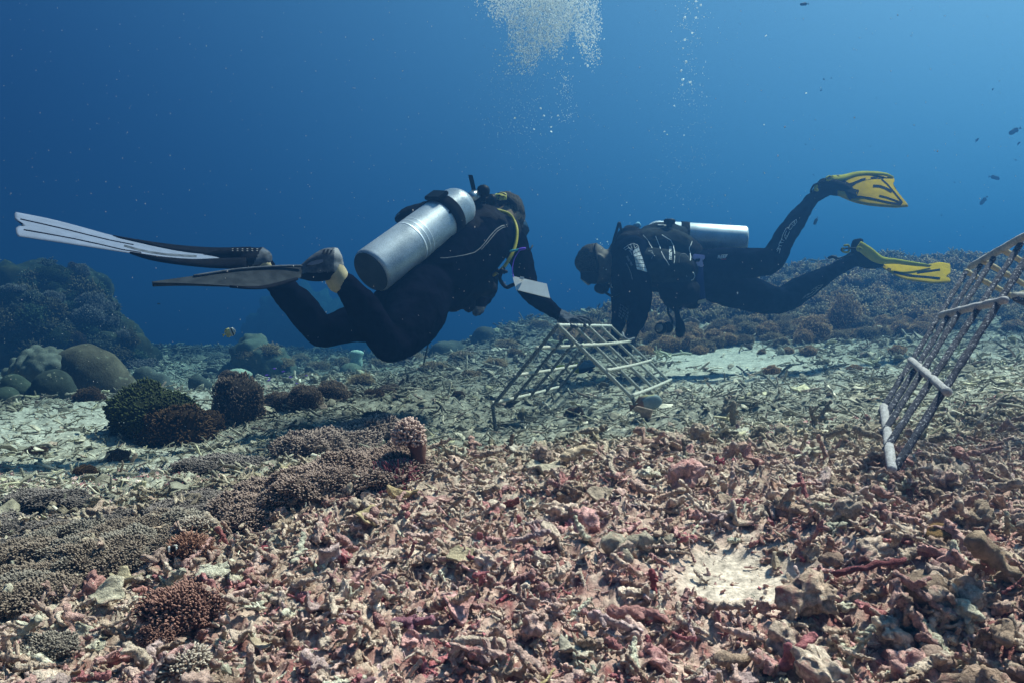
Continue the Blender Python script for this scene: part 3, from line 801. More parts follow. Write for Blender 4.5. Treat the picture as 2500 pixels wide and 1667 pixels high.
# mid-left bushes
soft(375, 1060, 215, 'moss', 'mossy green topped coral mound left of the rusty brown one', y0=2.4, h=.95, sink=-.18)
soft(420, 1068, 185, 'rust', 'rusty brown rounded soft coral beside the mossy green mound', y0=2.4, h=.95, sink=-.12)
soft(505, 1050, 95, 'rust', 'small rusty soft coral between brown mound and tall bush', y0=2.4, h=.9, sink=-.2)
soft(578, 1035, 128, 'bushd', 'tall dark bushy coral with light brown top below the butterfly fish', y0=2.4, h=1.3, sink=-.32)
soft(562, 985, 60, 'bushd', 'left knob on the crown of the tall dark bush', y0=2.4, h=.8, sink=-.95)
for i, (x, y, w_, l) in enumerate([(692, 985, 60, 'round brown bush coral right of the tall dark bush'), (655, 990, 50, 'low rusty coral left of the round brown bush coral'), (735, 985, 55, 'rusty coral sloping down right of the round brown bush'),
                                  (680, 1015, 80, 'grey polyp mound below the round brown bush'), (745, 1015, 90, 'second grey polyp mound, right of the first'), (810, 1000, 80, 'grey polyp mound trailing right towards the rubble')]):
    soft(x, y, w_, ['bushd', 'rust', 'rust', 'bushd', 'bushd', 'bushd'][i], l, y0=2.4, h=.9, sink=-.15)
for i, (x, y, w_, l) in enumerate([(945, 975, 50, 'dark tuft in the rubble below the diver knee'), (962, 965, 34, 'small dark tuft beside the knee tuft'), (915, 985, 56, 'dark low bush left of the knee tufts'), (1000, 970, 28, 'tiny round tuft in the rubble right of the knee tufts'),
                                  (925, 1040, 90, 'dim olive bush just behind the carpet crest'), (1120, 985, 30, 'tiny brown tuft left of the small metal frame'), (1400, 1010, 48, 'brown tuft on the ground under the metal frame'),
                                  (290, 1120, 55, 'dark coral knob on the pale sand at the left'), (205, 1160, 60, 'dark low coral at the left sand edge'), (90, 1110, 45, 'small dark tuft on the left sand'), (215, 985, 70, 'dark knobby coral below the big boulder coral')]):
    soft(x, y, w_, random.choice(['bushd', 'rust']), l, y0=2.4, h=.9, sink=-.1)
for i, (x, y, w_, l) in enumerate([(1885, 918, 46, 'pinkish tuft alone on the pale sand'), (2086, 912, 36, 'reddish tuft on the sand near the right frame'), (1708, 862, 40, 'low brown tuft at the top left of the sand'), (1860, 862, 22, 'tiny tuft at the top middle of the sand'),
                                  (1975, 868, 40, 'brown tuft at the top right of the sand'), (1925, 866, 30, 'low tuft left of the brown one at the sand top'), (2190, 868, 44, 'low tuft left of the right frame bars'), (2000, 1310, 1, '')][:7]):
    soft(x, y, w_, 'bush', l, y0=2.4, h=.8, sink=-.1)
# hillside
G2 = 'brown soft coral bushes covering the right slope'
HP = [(1420, 850), (1330, 815), (1480, 775), (1660, 735), (1800, 700), (1960, 665), (2120, 640), (2300, 642), (2520, 635), (2520, 815), (2380, 800), (2250, 830), (2080, 850), (1900, 850), (1790, 838), (1700, 862), (1560, 872)]
pts = sorted(fill(HP, 300, 21, rs), key=lambda p: -p[1])
for x, y in pts[:85]:
    soft(x, y, rs.uniform(34, 62) * (1.15 if y > 760 else 1), ['bush', 'bush', 'bush2', 'tuft', 'tuft'][rs.randint(5)], 'brown bushy soft coral on the slope behind the right diver', G2, y0=2.6, h=rs.uniform(.7, 1.05), sink=-.12)
def soft_mass(name, places, kinds, label, cat='soft coral'):
    parts, cols = [], []
    low = {k: polyps(900 + i, n=170, L=.11, r=.026, rx=.48, rz=.46, base=b_, tipc=t_, lump=.36, full=.6, sides=3, spread=1.3) for i, (k, b_, t_) in enumerate(kinds)}
    for x, y, z, s in places:
        k = kinds[rs.randint(len(kinds))][0]; V, F, Cc = low[k]; M = rot_mats(1, rs, .15)[0]
        parts.append((V @ M.T * s * np.array([1, 1, rs.uniform(.75, 1.1)]) + np.array([x, y, z + .1 * s]), F)); cols.append(Cc)
    V, F = merge(parts)
    return link(name, np_mesh(name, V, F, np.vstack(cols), mats=[S_MAT]), kind='stuff', label=label, cat=cat)
pl = []
for x, y in pts[85:]:
    g = ground_hit(x, y, 2.6); pl.append((g.x, g.y, gz(g.x, g.y)[0], rs.uniform(38, 64) / FP * g.y))
soft_mass('soft_coral', pl, [('a', (.18, .11, .06), (.66, .43, .23)), ('b', (.13, .10, .06), (.46, .35, .22))], 'distant brown bushy soft corals blending together along the upper right slope')
soft(2065, 815, 88, 'bush', 'largest reddish bush coral at the foot of the right slope', y0=2.6, h=1.5, sink=-.35)
soft(1990, 840, 88, 'bush', 'wide rusty bush coral left of the largest slope bush', y0=2.6, h=1.1, sink=-.2)
# dead pale staghorn twigs on the slope
TW = [(1790, 735, 70), (1830, 765, 45), (1960, 790, 60), (2110, 760, 55), (1900, 668, 60), (1370, 850, 60), (1700, 790, 40), (1590, 790, 50), (2130, 900, 70), (1640, 880, 90), (1660, 850, 60), (2150, 700, 40), (1420, 860, 50), (2320, 880, 60), (1290, 880, 50), (1740, 745, 55), (1770, 750, 50)]
for i, (x, y, w_) in enumerate(TW):
    g = ground_hit(x, y, 2.4)
    rs2 = np.random.RandomState(300 + i); parts = []
    for k in range(4):
        parts.append(proto_branch(900 + i * 5 + k, 6, 6, 2, .05))
    Vm = []
    for k, (V, F) in enumerate(parts):
        V = V @ rot_mats(1, rs2, .4)[0].T * (w_ / FP * g.y) * rs2.uniform(.5, 1); V = V + np.array([g.x + rs2.uniform(-.4, .4) * w_ / FP * g.y, g.y, gz(g.x, g.y)[0] + .05]); Vm.append((V, F))
    V, F = merge(Vm)
    link('staghorn_coral', np_mesh('staghorn_coral', V, F, (.50, .50, .36), mats=[M_MAT]), label='pale dead staghorn twigs among the brown bushes and rubble', cat='staghorn coral', group='pale dead staghorn twigs')

# ------------------------------------------------------------------ left reef and boulder corals
B_MAT = tinted('boulder_coral', rough=.9, nscale=14, namp=.4, bump=.6, bscale=60, bdist=.01, speck=((.16, .16, .12), 24, .66))
def boulder(balls, label, color, seed, cat='boulder coral', voxel=.03, wr=.05, ws=.25, sm=3, name='boulder_coral', group=None):
    parts = []
    for px, py, d, r, *q in balls:
        r_ = r / FP * d; e = q[0] if q else (1, 1, 1)
        parts.append(ball(P(px, py, d), (r_ * e[0], r_ * e[1], r_ * e[2]), 3))
    me = fuse(parts, voxel, sm, wr, ws)
    co = meshdata(me); nz = n3(co, 3.5, seed)
    tint = np.hstack([np.array(color)[None] * (1 + .5 * nz)[:, None], np.ones((len(co), 1))]).astype(np.float32)
    a = me.attributes.new('tint', 'FLOAT_COLOR', 'POINT'); a.data.foreach_set('color', tint.ravel()); me.materials.append(B_MAT)
    return link(name, me, label=label, cat=cat, group=group)
boulder([(205, 905, 5.2, 68), (235, 925, 5.2, 76), (275, 960, 5.2, 62), (300, 985, 5.2, 34), (170, 930, 5.3, 60), (225, 985, 5.2, 60)], 'largest smooth olive brown boulder coral sloping down to the right', (.085, .075, .055), 1)
boulder([(133, 950, 4.8, 52), (130, 975, 4.8, 50)], 'rounded grey green boulder coral in front of the largest one', (.05, .06, .05), 2)
rb = np.random.RandomState(4)
lob = []
for k in range(40):
    a_l, q_l = k * 2.4, math.sqrt((k + .5) / 40)
    lob.append((88 + 72 * q_l * math.cos(a_l), 905 + 52 * q_l * math.sin(a_l) - 10 * q_l * math.cos(a_l), 5.0 - .22 * math.sqrt(1 - q_l * q_l) + .2, rb.uniform(12, 18)))
boulder(lob + [(88, 910, 5.15, 52), (60, 930, 5.15, 45)], 'lobed pale grey boulder coral left of the largest boulder', (.13, .14, .12), 3, voxel=.012, wr=.008, ws=.08, sm=1)
boulder([(30, 945, 4.8, 36), (10, 975, 4.6, 34), (60, 960, 4.8, 30)], 'dark lobed coral foot at the left edge', (.05, .065, .05), 4)
boulder([(350, 915, 5.8, 26), (350, 940, 5.8, 32), (395, 930, 5.8, 22), (400, 950, 5.8, 30)], 'two humped grey boulder coral right of the largest boulder', (.06, .07, .065), 5)
boulder([(870, 862, 9.0, 20, (1, 1, .45)), (870, 885, 9.0, 17, (1, 1, 1.2))], 'flat topped pale blue green coral pedestal below the divers knee', (.40, .50, .42), 6, wr=.02)
boulder([(1183, 822, 9.0, 32, (1, 1, .8)), (1180, 838, 9.0, 34)], 'round dark boulder on the skyline left of the small metal frame', (.07, .07, .06), 7)
boulder([(1085, 872, 8.2, 40), (1105, 862, 8.3, 34), (1070, 895, 8.2, 42)], 'large dim boulder behind the thin stick under the left diver', (.07, .08, .075), 8)
boulder([(620, 880, 8.0, 55), (650, 900, 8.0, 60), (600, 920, 8.0, 50), (690, 915, 8.2, 40), (560, 930, 8.0, 36)], 'broad faded coral mound in the hazy left middle', (.09, .11, .09), 9, voxel=.04, wr=.22, ws=.12, sm=1)
boulder([(580, 915, 7.5, 28, (1.3, 1, .5)), (585, 925, 7.5, 20)], 'pale rounded coral on the flank of the broad faded mound', (.34, .38, .30), 10)
boulder([(480, 935, 6.0, 26), (500, 950, 6.0, 22)], 'dark small boulder left of the broad faded mound', (.05, .06, .055), 11)
boulder([(1010, 905, 8, 26, (1.5, 1, .6)), (960, 915, 7.6, 34, (1.4, 1, .6)), (1040, 925, 7, 30, (1.4, 1, .5)), (900, 930, 7, 40, (1.5, 1, .5)), (860, 915, 8.2, 30)], 'low rounded coral heads in the haze behind the left divers knee', (.14, .16, .12), 12, wr=.08)
boulder([(740, 790, 24, 110, (1, 1, .8)), (690, 850, 24, 100), (790, 850, 24, 110)], 'very faint tall coral mass far away behind the left divers shins', (.06, .08, .075), 13, voxel=.22, wr=1.2)

for i, (x, y, w_) in enumerate([(610, 862, 60), (650, 850, 70), (690, 880, 60), (585, 895, 60), (640, 895, 70), (560, 915, 60), (700, 910, 60), (620, 925, 60)]):
    p = P(x, y, 7.85 + .06 * i)
    soft(x, y, w_, 'tuft', 'hazy branching coral growing on the broad faded mound', 'corals on the faded mound', at=tuple(p), h=.6, sink=.1)
for i, (x, y, w_) in enumerate([(780, 905, 60), (850, 900, 70), (930, 900, 60), (1000, 895, 80), (760, 930, 60), (880, 940, 80), (1060, 910, 70), (1130, 880, 60), (820, 960, 60), (1150, 930, 50), (1240, 850, 60), (1260, 880, 50), (1210, 900, 60), (730, 888, 60), (1100, 850, 70), (1320, 800, 60)]):
    soft(x, y, w_, random.choice(['bush2', 'tuft']), 'dim low coral bush in the hazy middle distance', 'dim coral bushes in the hazy middle', y0=3.0, h=.6, sink=-.1)
# the tall reef at the left: one rocky outcrop plus the corals on it
reef_balls = [(60, 760, 7.4, 110), (140, 780, 7.2, 120), (200, 830, 7.0, 110), (60, 880, 6.6, 150), (240, 900, 6.8, 120), (-80, 800, 7.4, 150), (110, 700, 8.0, 55), (205, 715, 8.2, 62), (-20, 720, 7.8, 70),
              (240, 780, 7.8, 60), (285, 830, 7.6, 55), (320, 880, 7.2, 60), (345, 905, 7.0, 50), (150, 690, 8.2, 40), (380, 925, 7.2, 40), (300, 960, 7.0, 70)]
me = fuse([ball(P(a, b, c), r / FP * c, 3) for a, b, c, r in [(q[0], q[1], q[2] * 1.3, q[3]) for q in reef_balls]], .055, 2, .45, .32)
co = meshdata(me); nz = n3(co, 1.8, 3); nz2 = n3(co, 5, 8)
tint = np.array((.030, .036, .026))[None] * (1 + .6 * nz)[:, None] + np.clip(nz2, 0, 1)[:, None] * np.array((.06, .04, .01))[None]
a = me.attributes.new('tint', 'FLOAT_COLOR', 'POINT'); a.data.foreach_set('color', np.hstack([tint, np.ones((len(tint), 1))]).astype(np.float32).ravel()); me.materials.append(B_MAT)
reef_tree = bvh(me)
link('reef_outcrop', me, kind='structure', label='tall dark reef outcrop rising at the left edge', cat='reef')
RC = fill([(0, 700), (60, 690), (110, 650), (205, 655), (250, 720), (300, 800), (350, 880), (330, 920), (150, 860), (0, 880)], 70, 22, rs)
pl = []
for i, (x, y) in enumerate(RC):
    p = project(x, y, [reef_tree], 0)
    if p is None: continue
    if i >= 14:
        pl.append((p.x, p.y, p.z - .05, rs.uniform(34, 66) / FP * p.y)); continue
    k = ['dark', 'moss', 'moss', 'rust', 'dark'][rs.randint(5)]
    soft(x, y, rs.uniform(30, 66), k, 'dim coral bush growing on the tall reef outcrop at the left', 'corals on the left reef outcrop', at=(p.x, p.y, p.z), sink=.05, h=1.1)
soft_mass('reef_growth', pl, [('a', (.03, .03, .022), (.13, .12, .09)), ('b', (.02, .03, .018), (.07, .09, .05)), ('c', (.04, .03, .016), (.15, .11, .06))], 'dim mixed coral growth covering the left reef outcrop', 'coral growth')
for i, (x, y, w_, h_) in enumerate([(200, 668, 34, 2.2), (225, 735, 60, 1.3), (262, 748, 40, 1.3), (300, 818, 34, 1.3), (130, 668, 80, .8), (30, 705, 70, .7), (215, 770, 80, 1.2), (340, 895, 90, .9)]):
    p = project(x, y + w_ * .2, [reef_tree], 0) or P(x, y + w_ * .4, 10.2)
    soft(x, y, w_, 'dark' if i not in (4,) else 'moss', ['thin dark feathery coral on top of the reef peak', 'dark round coral on the right shoulder of the reef', 'small dark coral right of the shoulder coral', 'dark knob coral halfway down the reef edge',
         'broad coral on the left summit of the reef', 'low coral at the left edge of the reef top', 'dark bush below the reef shoulder', 'dark coral at the lower right foot of the reef'][i], at=tuple(p), h=h_, sink=-.1)

# ------------------------------------------------------------------ metal coral frames
ROD_P = tinted('pale_crusted_rod', rough=.95, nscale=160, namp=.35, bump=1.0, bscale=260, bdist=.005)
ROD_D = tinted('dark_crusted_rod', rough=.8, nscale=90, namp=.6, bump=1.0, bscale=240, bdist=.005, speck=((.40, .41, .46), 190, .60))
def rod(name, a, b, r, parent, mat, tint, sag=0.0):
    a, b = np.array(a), np.array(b); n = max(10, int(np.linalg.norm(b - a) / .02))
    t = np.linspace(0, 1, n); p = a + (b - a) * t[:, None]; p[:, 2] += sag * 4 * t * (1 - t)
    rr = np.random.RandomState(int(abs(a[0] * 1e4)) % 9999)
    V, F = tube(p, r * rr.uniform(.94, 1.08, n), 10, True, jitter=.08, rs=rr)
    return link(name, np_mesh(name, V, F, tint, mats=[mat]), parent)
def lerp(a, b, t): return a + (b - a) * t
PALE = (.52, .50, .43); MIDC = (.28, .28, .25); DARK = (.075, .08, .105)
# small frame between the divers
N = {k: P(*v) for k, v in dict(nl=(1203, 990, 3.4), na=(1362, 794, 3.42), nr=(1545, 972, 3.4), fl=(1365, 950, 4.45), fa=(1492, 796, 4.5), fr=(1638, 932, 4.45)).items()}
fr1 = empty('metal_lattice', Vector((P(1400, 1060, 3.9).x, 3.9, P(1213, 1075, 3.4).z)), 'small A shaped metal lattice frame held between the two divers', 'metal lattice')
rr_ = .0074
rod('ridge_bar', N['na'], N['fa'], rr_ * 1.05, fr1, ROD_P, (.6, .6, .55))
for side, (n0, f0) in enumerate((('nl', 'fl'), ('nr', 'fr'))):
    for k in range(5):
        t = k / 4 * .98
        rod('rod', lerp(N['na'], N['fa'], t), lerp(N[n0], N[f0], t), rr_ * (1.0 if k else 1.15), fr1, ROD_P if side else ROD_D, (.42, .42, .37) if side else (.15, .15, .13))
    for f in (.32, .66, 1.0):
        off = Vector((0, 0, .014))
        rod('cross_bar', lerp(N['na'], N[n0], f) + off, lerp(N['fa'], N[f0], f) + off, rr_ * 1.05, fr1, ROD_P, PALE, sag=-.004)
rod('leg', N['nl'], P(1214, 1085, 3.42), rr_ * 1.1, fr1, ROD_D, (.12, .13, .12))
rod('leg', N['nr'], P(1572, 1062, 3.42), rr_ * 1.1, fr1, ROD_D, (.12, .13, .12))
rod('leg', N['fl'], P(1365, 1010, 4.45), rr_, fr1, ROD_D, (.12, .13, .12))
rod('leg', N['fr'], P(1640, 985, 4.45), rr_, fr1, ROD_D, (.12, .13, .12))
# big frame at the right
fr2 = empty('metal_lattice', P(2160, 1150, 1.5), 'large dark metal lattice frame standing at the right edge', 'metal lattice')
RB = [((2187, 1140, 1.42), (2299, 969, 1.50), (2438, 749, 1.62), (2560, 545, 1.75)), ((2163, 1095, 1.50), (2268, 942, 1.59), (2400, 757, 1.73), (2492, 596, 1.88)),
      ((2157, 1056, 1.58), (2248, 925, 1.68), (2346, 770, 1.84), (2425, 632, 2.0)), ((2154, 1028, 1.67), (2232, 908, 1.78), (2315, 775, 1.93), (2394, 648, 2.08)),
      ((2151, 1003, 1.76), (2215, 892, 1.86), (2288, 782, 2.0), (2359, 664, 2.16))]
for i, r4 in enumerate(RB):
    for a, b in ((0, 3),):
        rod('rod', P(*r4[0]), P(*r4[3]), (.0070, .0066, .0064, .0062, .006)[i], fr2, ROD_D, DARK)
up = Vector((0, -.019, .012))
for k, nm in ((0, 'end_bar'), (1, 'cross_bar'), (2, 'cross_bar')):
    rod(nm, P(*((2158, 1150, 1.45) if k == 0 else RB[0][k])) + up + Vector((-.006 if k == 0 else 0, -.024 if k == 0 else 0, 0)), P(*RB[4][k]) + up + Vector((-.014 if k == 0 else 0, -.024 if k == 0 else 0, 0)), .0088, fr2, ROD_P, (.46, .46, .48))
rod('ridge_bar', P(2575, 545, 1.72) + up, P(*RB[4][3]) + up, .009, fr2, ROD_P, (.45, .45, .45))
# second panel of the big frame sloping away to the right
E = [P(2359, 664, 2.16), P(2560, 545, 1.75)]
dv = (P(2650, 817, 2.9) - P(2359, 664, 2.16))
for t in (0, .25, .5, .75, 1):
    a = lerp(E[0], E[1], t); rod('rod', a, a + dv * 2.1, .0074, fr2, ROD_P, (.48, .42, .28))
for f in (.33, .8):
    rod('cross_bar', E[0] + dv * f + Vector((-.0, .006, 0)), E[1] + dv * f + Vector((.05, .006, 0)), .0065, fr2, ROD_P, (.50, .44, .30))
rod('cross_bar', P(2476, 722, 2.0), P(2620, 715, 2.1), .0085, fr2, ROD_P, (.5, .5, .47))
rod('brace', P(2478, 728, 2.0), P(2600, 790, 2.1), .008, fr2, ROD_D, DARK)
# thin stick behind left diver
V, F = tube([P(1052, 800, 4.4), P(1045, 840, 4.45), P(1034, 890, 4.5)], .004, 6)
link('stick', np_mesh('stick', V, F, (.03, .035, .03), mats=[M_MAT]), label='thin dark stick standing below the left divers thigh', cat='stick')

exec_divers = True
SUIT = plain('black_neoprene', (.0030, .0034, .0075), .9, spec=.0, noise=.5, nscale=12, bump=.35, bscale=35)
SUIT2 = plain('navy_black_neoprene', (.004, .006, .013), .9, spec=.0, noise=.5, nscale=12, bump=.35, bscale=35)
GLOVE = plain('grey_glove', (.05, .06, .08), .9, noise=.4, nscale=60, bump=.5, bscale=150)
GLOVE2 = plain('dark_glove', (.02, .025, .035), .9, noise=.4, nscale=60, bump=.4, bscale=150)
SKIN = plain('tanned_skin', (.22, .165, .12), .55, noise=.25, nscale=30)
SKIN2 = plain('brown_skin', (.095, .085, .075), .6, noise=.2, nscale=30)
BUZZ = plain('cropped_hair', (.042, .04, .037), .9, noise=.6, nscale=120, bump=.6, bscale=300)
BLACK = plain('black_rubber', (.006, .007, .009), .5, noise=.3, nscale=60)
WEB = plain('black_webbing', (.006,.007,.009), .9, bump=.6, bscale=500)
CORD = plain('black_cordura', (.0045, .005, .009), .9, noise=.4, nscale=30, bump=.4, bscale=200)
OLIVE = plain('grey_green_cordura', (.012, .016, .017), .9, noise=.4, nscale=30, bump=.4, bscale=200)
GREYP = plain('grey_plastic', (.20, .21, .23), .5)
SILV = plain('steel', (.45, .46, .47), .3, metal=.9)
WHITE = plain('white_plastic', (.66, .68, .71), .5, noise=.06, nscale=20)
PRINT = plain('white_print', (.62, .65, .68), .6, noise=.15, nscale=80)
GPRINT = plain('grey_print', (.20, .22, .24), .7)
FWHITE = plain('lavender_white_blade', (.15, .18, .26), .6, noise=.08, nscale=25)
FBLACK = plain('black_fin_rubber', (.006, .007, .011), .8, spec=.08, noise=.3, nscale=40)
FGREY = plain('dull_grey_blade', (.024, .029, .036), .8, spec=.1, noise=.3, nscale=25, bump=.2, bscale=60)
FPOCK = plain('slate_grey_pocket', (.065, .075, .095), .6, spec=.2, noise=.4, nscale=50)
SOCK = plain('cream_neoprene', (.36, .31, .20), .85, noise=.15, nscale=40)
YEL = plain('yellow_hose', (.33, .30, .04), .5, noise=.1)
FYEL = plain('yellow_fin', (.38, .245, .002), .8, spec=.05, noise=.12, nscale=20)
FYEL2 = plain('lemon_fin_rail', (.32, .30, .035), .8, spec=.1, noise=.12, nscale=20)
BLUE = plain('navy_webbing', (.008, .016, .085), .8)
LILAC = plain('lilac_plastic', (.30, .30, .55), .4)
LBLUE = plain('pale_blue_cap', (.25, .50, .66), .5)
PURP = plain('purple_cord', (.14, .06, .55), .5)
TEAL = plain('teal_pen', (.05, .30, .40), .4)
GLASS = plain('dark_glass', (.01, .012, .016), .08, spec=.8)
def alu(name, c=.34):
    m, t, b = node_mat(name)
    b.inputs['Metallic'].default_value = .45; b.inputs['Roughness'].default_value = .42
    tcn = t.nodes.new('ShaderNodeTexCoord')
    n1 = t.nodes.new('ShaderNodeTexNoise'); n1.inputs['Scale'].default_value = 260; n1.inputs['Detail'].default_value = 4
    n2 = t.nodes.new('ShaderNodeTexNoise'); n2.inputs['Scale'].default_value = 9; n2.inputs['Detail'].default_value = 6
    for q in (n1, n2): t.links.new(tcn.outputs['Object'], q.inputs['Vector'])
    ad = t.nodes.new('ShaderNodeMath'); ad.operation = 'ADD'
    t.links.new(n1.outputs['Fac'], ad.inputs[0]); t.links.new(n2.outputs['Fac'], ad.inputs[1])
    mr_ = t.nodes.new('ShaderNodeMapRange'); mr_.inputs['From Min'].default_value = .75; mr_.inputs['From Max'].default_value = 1.25; mr_.inputs['To Min'].default_value = c * .72; mr_.inputs['To Max'].default_value = c * 1.35
    t.links.new(ad.outputs[0], mr_.inputs['Value'])
    cb = t.nodes.new('ShaderNodeCombineColor')
    for k, f_ in (('Red', .88), ('Green', .96), ('Blue', 1.06)):
        mm = t.nodes.new('ShaderNodeMath'); mm.operation = 'MULTIPLY'; mm.inputs[1].default_value = f_
        t.links.new(mr_.outputs['Result'], mm.inputs[0]); t.links.new(mm.outputs[0], cb.inputs[k])
    t.links.new(cb.outputs['Color'], b.inputs['Base Color'])
    rr2 = t.nodes.new('ShaderNodeMapRange'); rr2.inputs['To Min'].default_value = .32; rr2.inputs['To Max'].default_value = .55
    t.links.new(n2.outputs['Fac'], rr2.inputs['Value']); t.links.new(rr2.outputs['Result'], b.inputs['Roughness'])
    return m
ALU = alu('brushed_aluminium', .52)
BASEM = plain('shaded_grey_base', (.045, .055, .06), .8, noise=.25, nscale=12, bump=.1)  # dark grey that carries the shade of the tank's bottom
ALU2 = alu('worn_aluminium_band', .75)

def lathe(profile, p0, p1, seg=48):
    """profile (t along axis in metres, radius) from p0 towards p1"""
    ax = (Vector(p1) - Vector(p0)).normalized(); u = ax.orthogonal().normalized(); v = ax.cross(u)
    V = []; F = []
    for t, r in profile:
        for j in range(seg):
            a = 2 * math.pi * j / seg; V.append(Vector(p0) + ax * t + (u * math.cos(a) + v * math.sin(a)) * r)
    n = len(profile)
    for i in range(n - 1):
        for j in range(seg):
            a, b = i * seg + j, i * seg + (j + 1) % seg; F += [(a, b, b + seg), (a, b + seg, a + seg)]
    k = len(V); V += [Vector(p0) + ax * profile[0][0], Vector(p0) + ax * profile[-1][0]]
    for j in range(seg): F += [(k, (j + 1) % seg, j), (k + 1, (n - 1) * seg + j, (n - 1) * seg + (j + 1) % seg)]
    return np.array([tuple(x) for x in V]), np.array(F)
def tank_profile(L=.62, r=.092):
    p = [(0, .0), (0, r * .80), (.002, r * .90), (.008, r * .965), (.018, r), (L * .5, r), (L - .115, r)]
    for k in range(1, 10):
        a = k / 9 * math.pi / 2; p.append((L - .115 + .085 * math.sin(a), max(.018, r * math.cos(a) ** .8)))
    return p + [(L - .022, .018), (L, .018)]

def part_from(name, VF, mat, parent, smooth=True):
    return link(name, np_mesh(name, VF[0], VF[1], smooth=smooth, mats=[mat]), parent)
def px_tube(pts, r, sides=8, n=24):
    q = catmull([P(*p) for p in pts], n); return tube(q, r, sides)
def box(c, ax, ay, az, bev=0):
    """box from centre and three half-axis vectors, chamfered along the edges"""
    c, ax, ay, az = map(np.array, (c, ax, ay, az)); V = []; F = []
    import bmesh
    bm = bmesh.new(); bmesh.ops.create_cube(bm, size=2)
    M = Matrix(((ax[0], ay[0], az[0], c[0]), (ax[1], ay[1], az[1], c[1]), (ax[2], ay[2], az[2], c[2]), (0, 0, 0, 1)))
    bmesh.ops.transform(bm, matrix=M, verts=bm.verts)
    if bev: bmesh.ops.bevel(bm, geom=list(bm.edges), offset=bev, segments=2, affect='EDGES')
    bmesh.ops.triangulate(bm, faces=bm.faces)
    bm.verts.index_update()
    V = np.array([v.co[:] for v in bm.verts]); F = np.array([[v.index for v in f.verts] for f in bm.faces]); bm.free()
    return V, F

def finger(pts, n=10):
    return chain(pts, n, 12)

# ------------------------------------------------------------------ LEFT DIVER
torso = [chain([(985, 735, 3.32, 62), (1040, 700, 3.36, 82), (1100, 640, 3.46, 88), (1165, 590, 3.6, 80), (1215, 570, 3.72, 52)], 30, 28),
         chain([(1010, 690, 3.42, 80), (1080, 640, 3.55, 84), (1150, 585, 3.68, 80), (1190, 560, 3.8, 55)], 24, 28)]
head1 = [chain([(1215, 560, 3.78, 34), (1228, 535, 3.82, 32), (1236, 515, 3.86, 36)], 10), ball(P(1237, 511, 3.88), (.088, .095, .083), 3), ball(P(1250, 530, 3.92), (.065, .085, .075), 3),
         chain([(1264, 521, 3.84, 4), (1268, 528, 3.84, 6), (1264, 536, 3.84, 4)], 8, 8), ball(P(1268, 545, 4.0), (.02, .03, .02), 2), ball(P(1258, 552, 3.97), (.04, .05, .03), 2)]
arm1 = [chain([(1222, 585, 3.74, 48), (1250, 592, 3.74, 37), (1270, 632, 3.71, 29), (1284, 680, 3.68, 27), (1296, 715, 3.66, 25), (1326, 741, 3.67, 21), (1352, 760, 3.70, 17), (1368, 771, 3.71, 14)], 44)]
hand1 = [chain([(1362, 768, 3.70, 15), (1380, 774, 3.71, 13), (1398, 780, 3.72, 12)], 10), chain([(1368, 776, 3.66, 12), (1390, 784, 3.67, 11)], 8), chain([(1366, 768, 3.75, 12), (1390, 777, 3.76, 11)], 8),
         finger([(1396, 780, 3.63, 6), (1412, 784, 3.62, 5.5), (1424, 789, 3.64, 5), (1429, 796, 3.67, 4.5)]),
         finger([(1398, 778, 3.68, 6), (1418, 778, 3.67, 5.8), (1434, 785, 3.69, 5.2), (1440, 794, 3.71, 4.6)]),
         finger([(1398, 776, 3.73, 6), (1420, 775, 3.73, 5.8), (1438, 781, 3.75, 5.2), (1445, 790, 3.77, 4.6)]),
         finger([(1396, 776, 3.79, 5.4), (1414, 775, 3.80, 5), (1428, 782, 3.81, 4.4)]),
         finger([(1380, 782, 3.63, 6), (1392, 793, 3.60, 5.5), (1408, 799, 3.60, 5)])]
legN = [chain([(1035, 715, 3.26, 72), (1010, 770, 3.16, 74), (980, 815, 3.06, 62), (952, 838, 2.98, 46), (925, 812, 2.93, 42), (893, 760, 2.90, 42), (858, 712, 2.86, 33), (830, 680, 2.84, 24), (815, 655, 2.82, 22)], 60, 28)]
legF = [chain([(1000, 735, 3.42, 72), (930, 775, 3.40, 60), (860, 790, 3.36, 46), (805, 808, 3.31, 39), (780, 806, 3.28, 38), (740, 757, 3.22, 39), (700, 715, 3.16, 35), (665, 680, 3.1, 27), (648, 655, 3.07, 22), (640, 640, 3.05, 20)], 64, 28)]
armL = [chain([(1160, 575, 3.9, 42), (1180, 640, 4.0, 34), (1185, 700, 3.95, 30), (1172, 735, 3.8, 20), (1168, 750, 3.75, 15)], 30), chain([(1168, 748, 3.75, 12), (1166, 760, 3.73, 10)], 6),
        finger([(1172, 756, 3.74, 5), (1170, 766, 3.72, 4.5)]), finger([(1166, 758, 3.72, 5), (1163, 768, 3.70, 4.5)]), finger([(1160, 757, 3.72, 5), (1157, 766, 3.70, 4.5)]), finger([(1177, 752, 3.76, 5), (1178, 760, 3.74, 4.5)]), finger([(1158, 750, 3.7, 5), (1153, 758, 3.68, 4.5)])]
me = fuse(torso + head1 + arm1 + hand1 + legN + legF + armL, .0075, 4, .016, .055)
hd = np.array(P(1243, 518, 3.88))
def f1(px, py, c):
    m = np.zeros(len(px))
    m[(np.linalg.norm(c - hd, axis=1) < .135) & (py < 556) & (px > 1195)] = 1
    m[(m == 1) & (np.linalg.norm(c - np.array(P(1246, 508, 3.90)), axis=1) < .122) & (px + .4 * (520 - py) > 1225)] = 3
    m[(m == 3) & (np.hypot(px - 1264, py - 528) < 9)] = 1
    m[(px > 1361 + (785 - py) * .35) & (py > 750) & (px < 1500)] = 2
    m[(px > 1145) & (px < 1190) & (py > 748) & (c[:, 1] > 3.6)] = 2
    return m
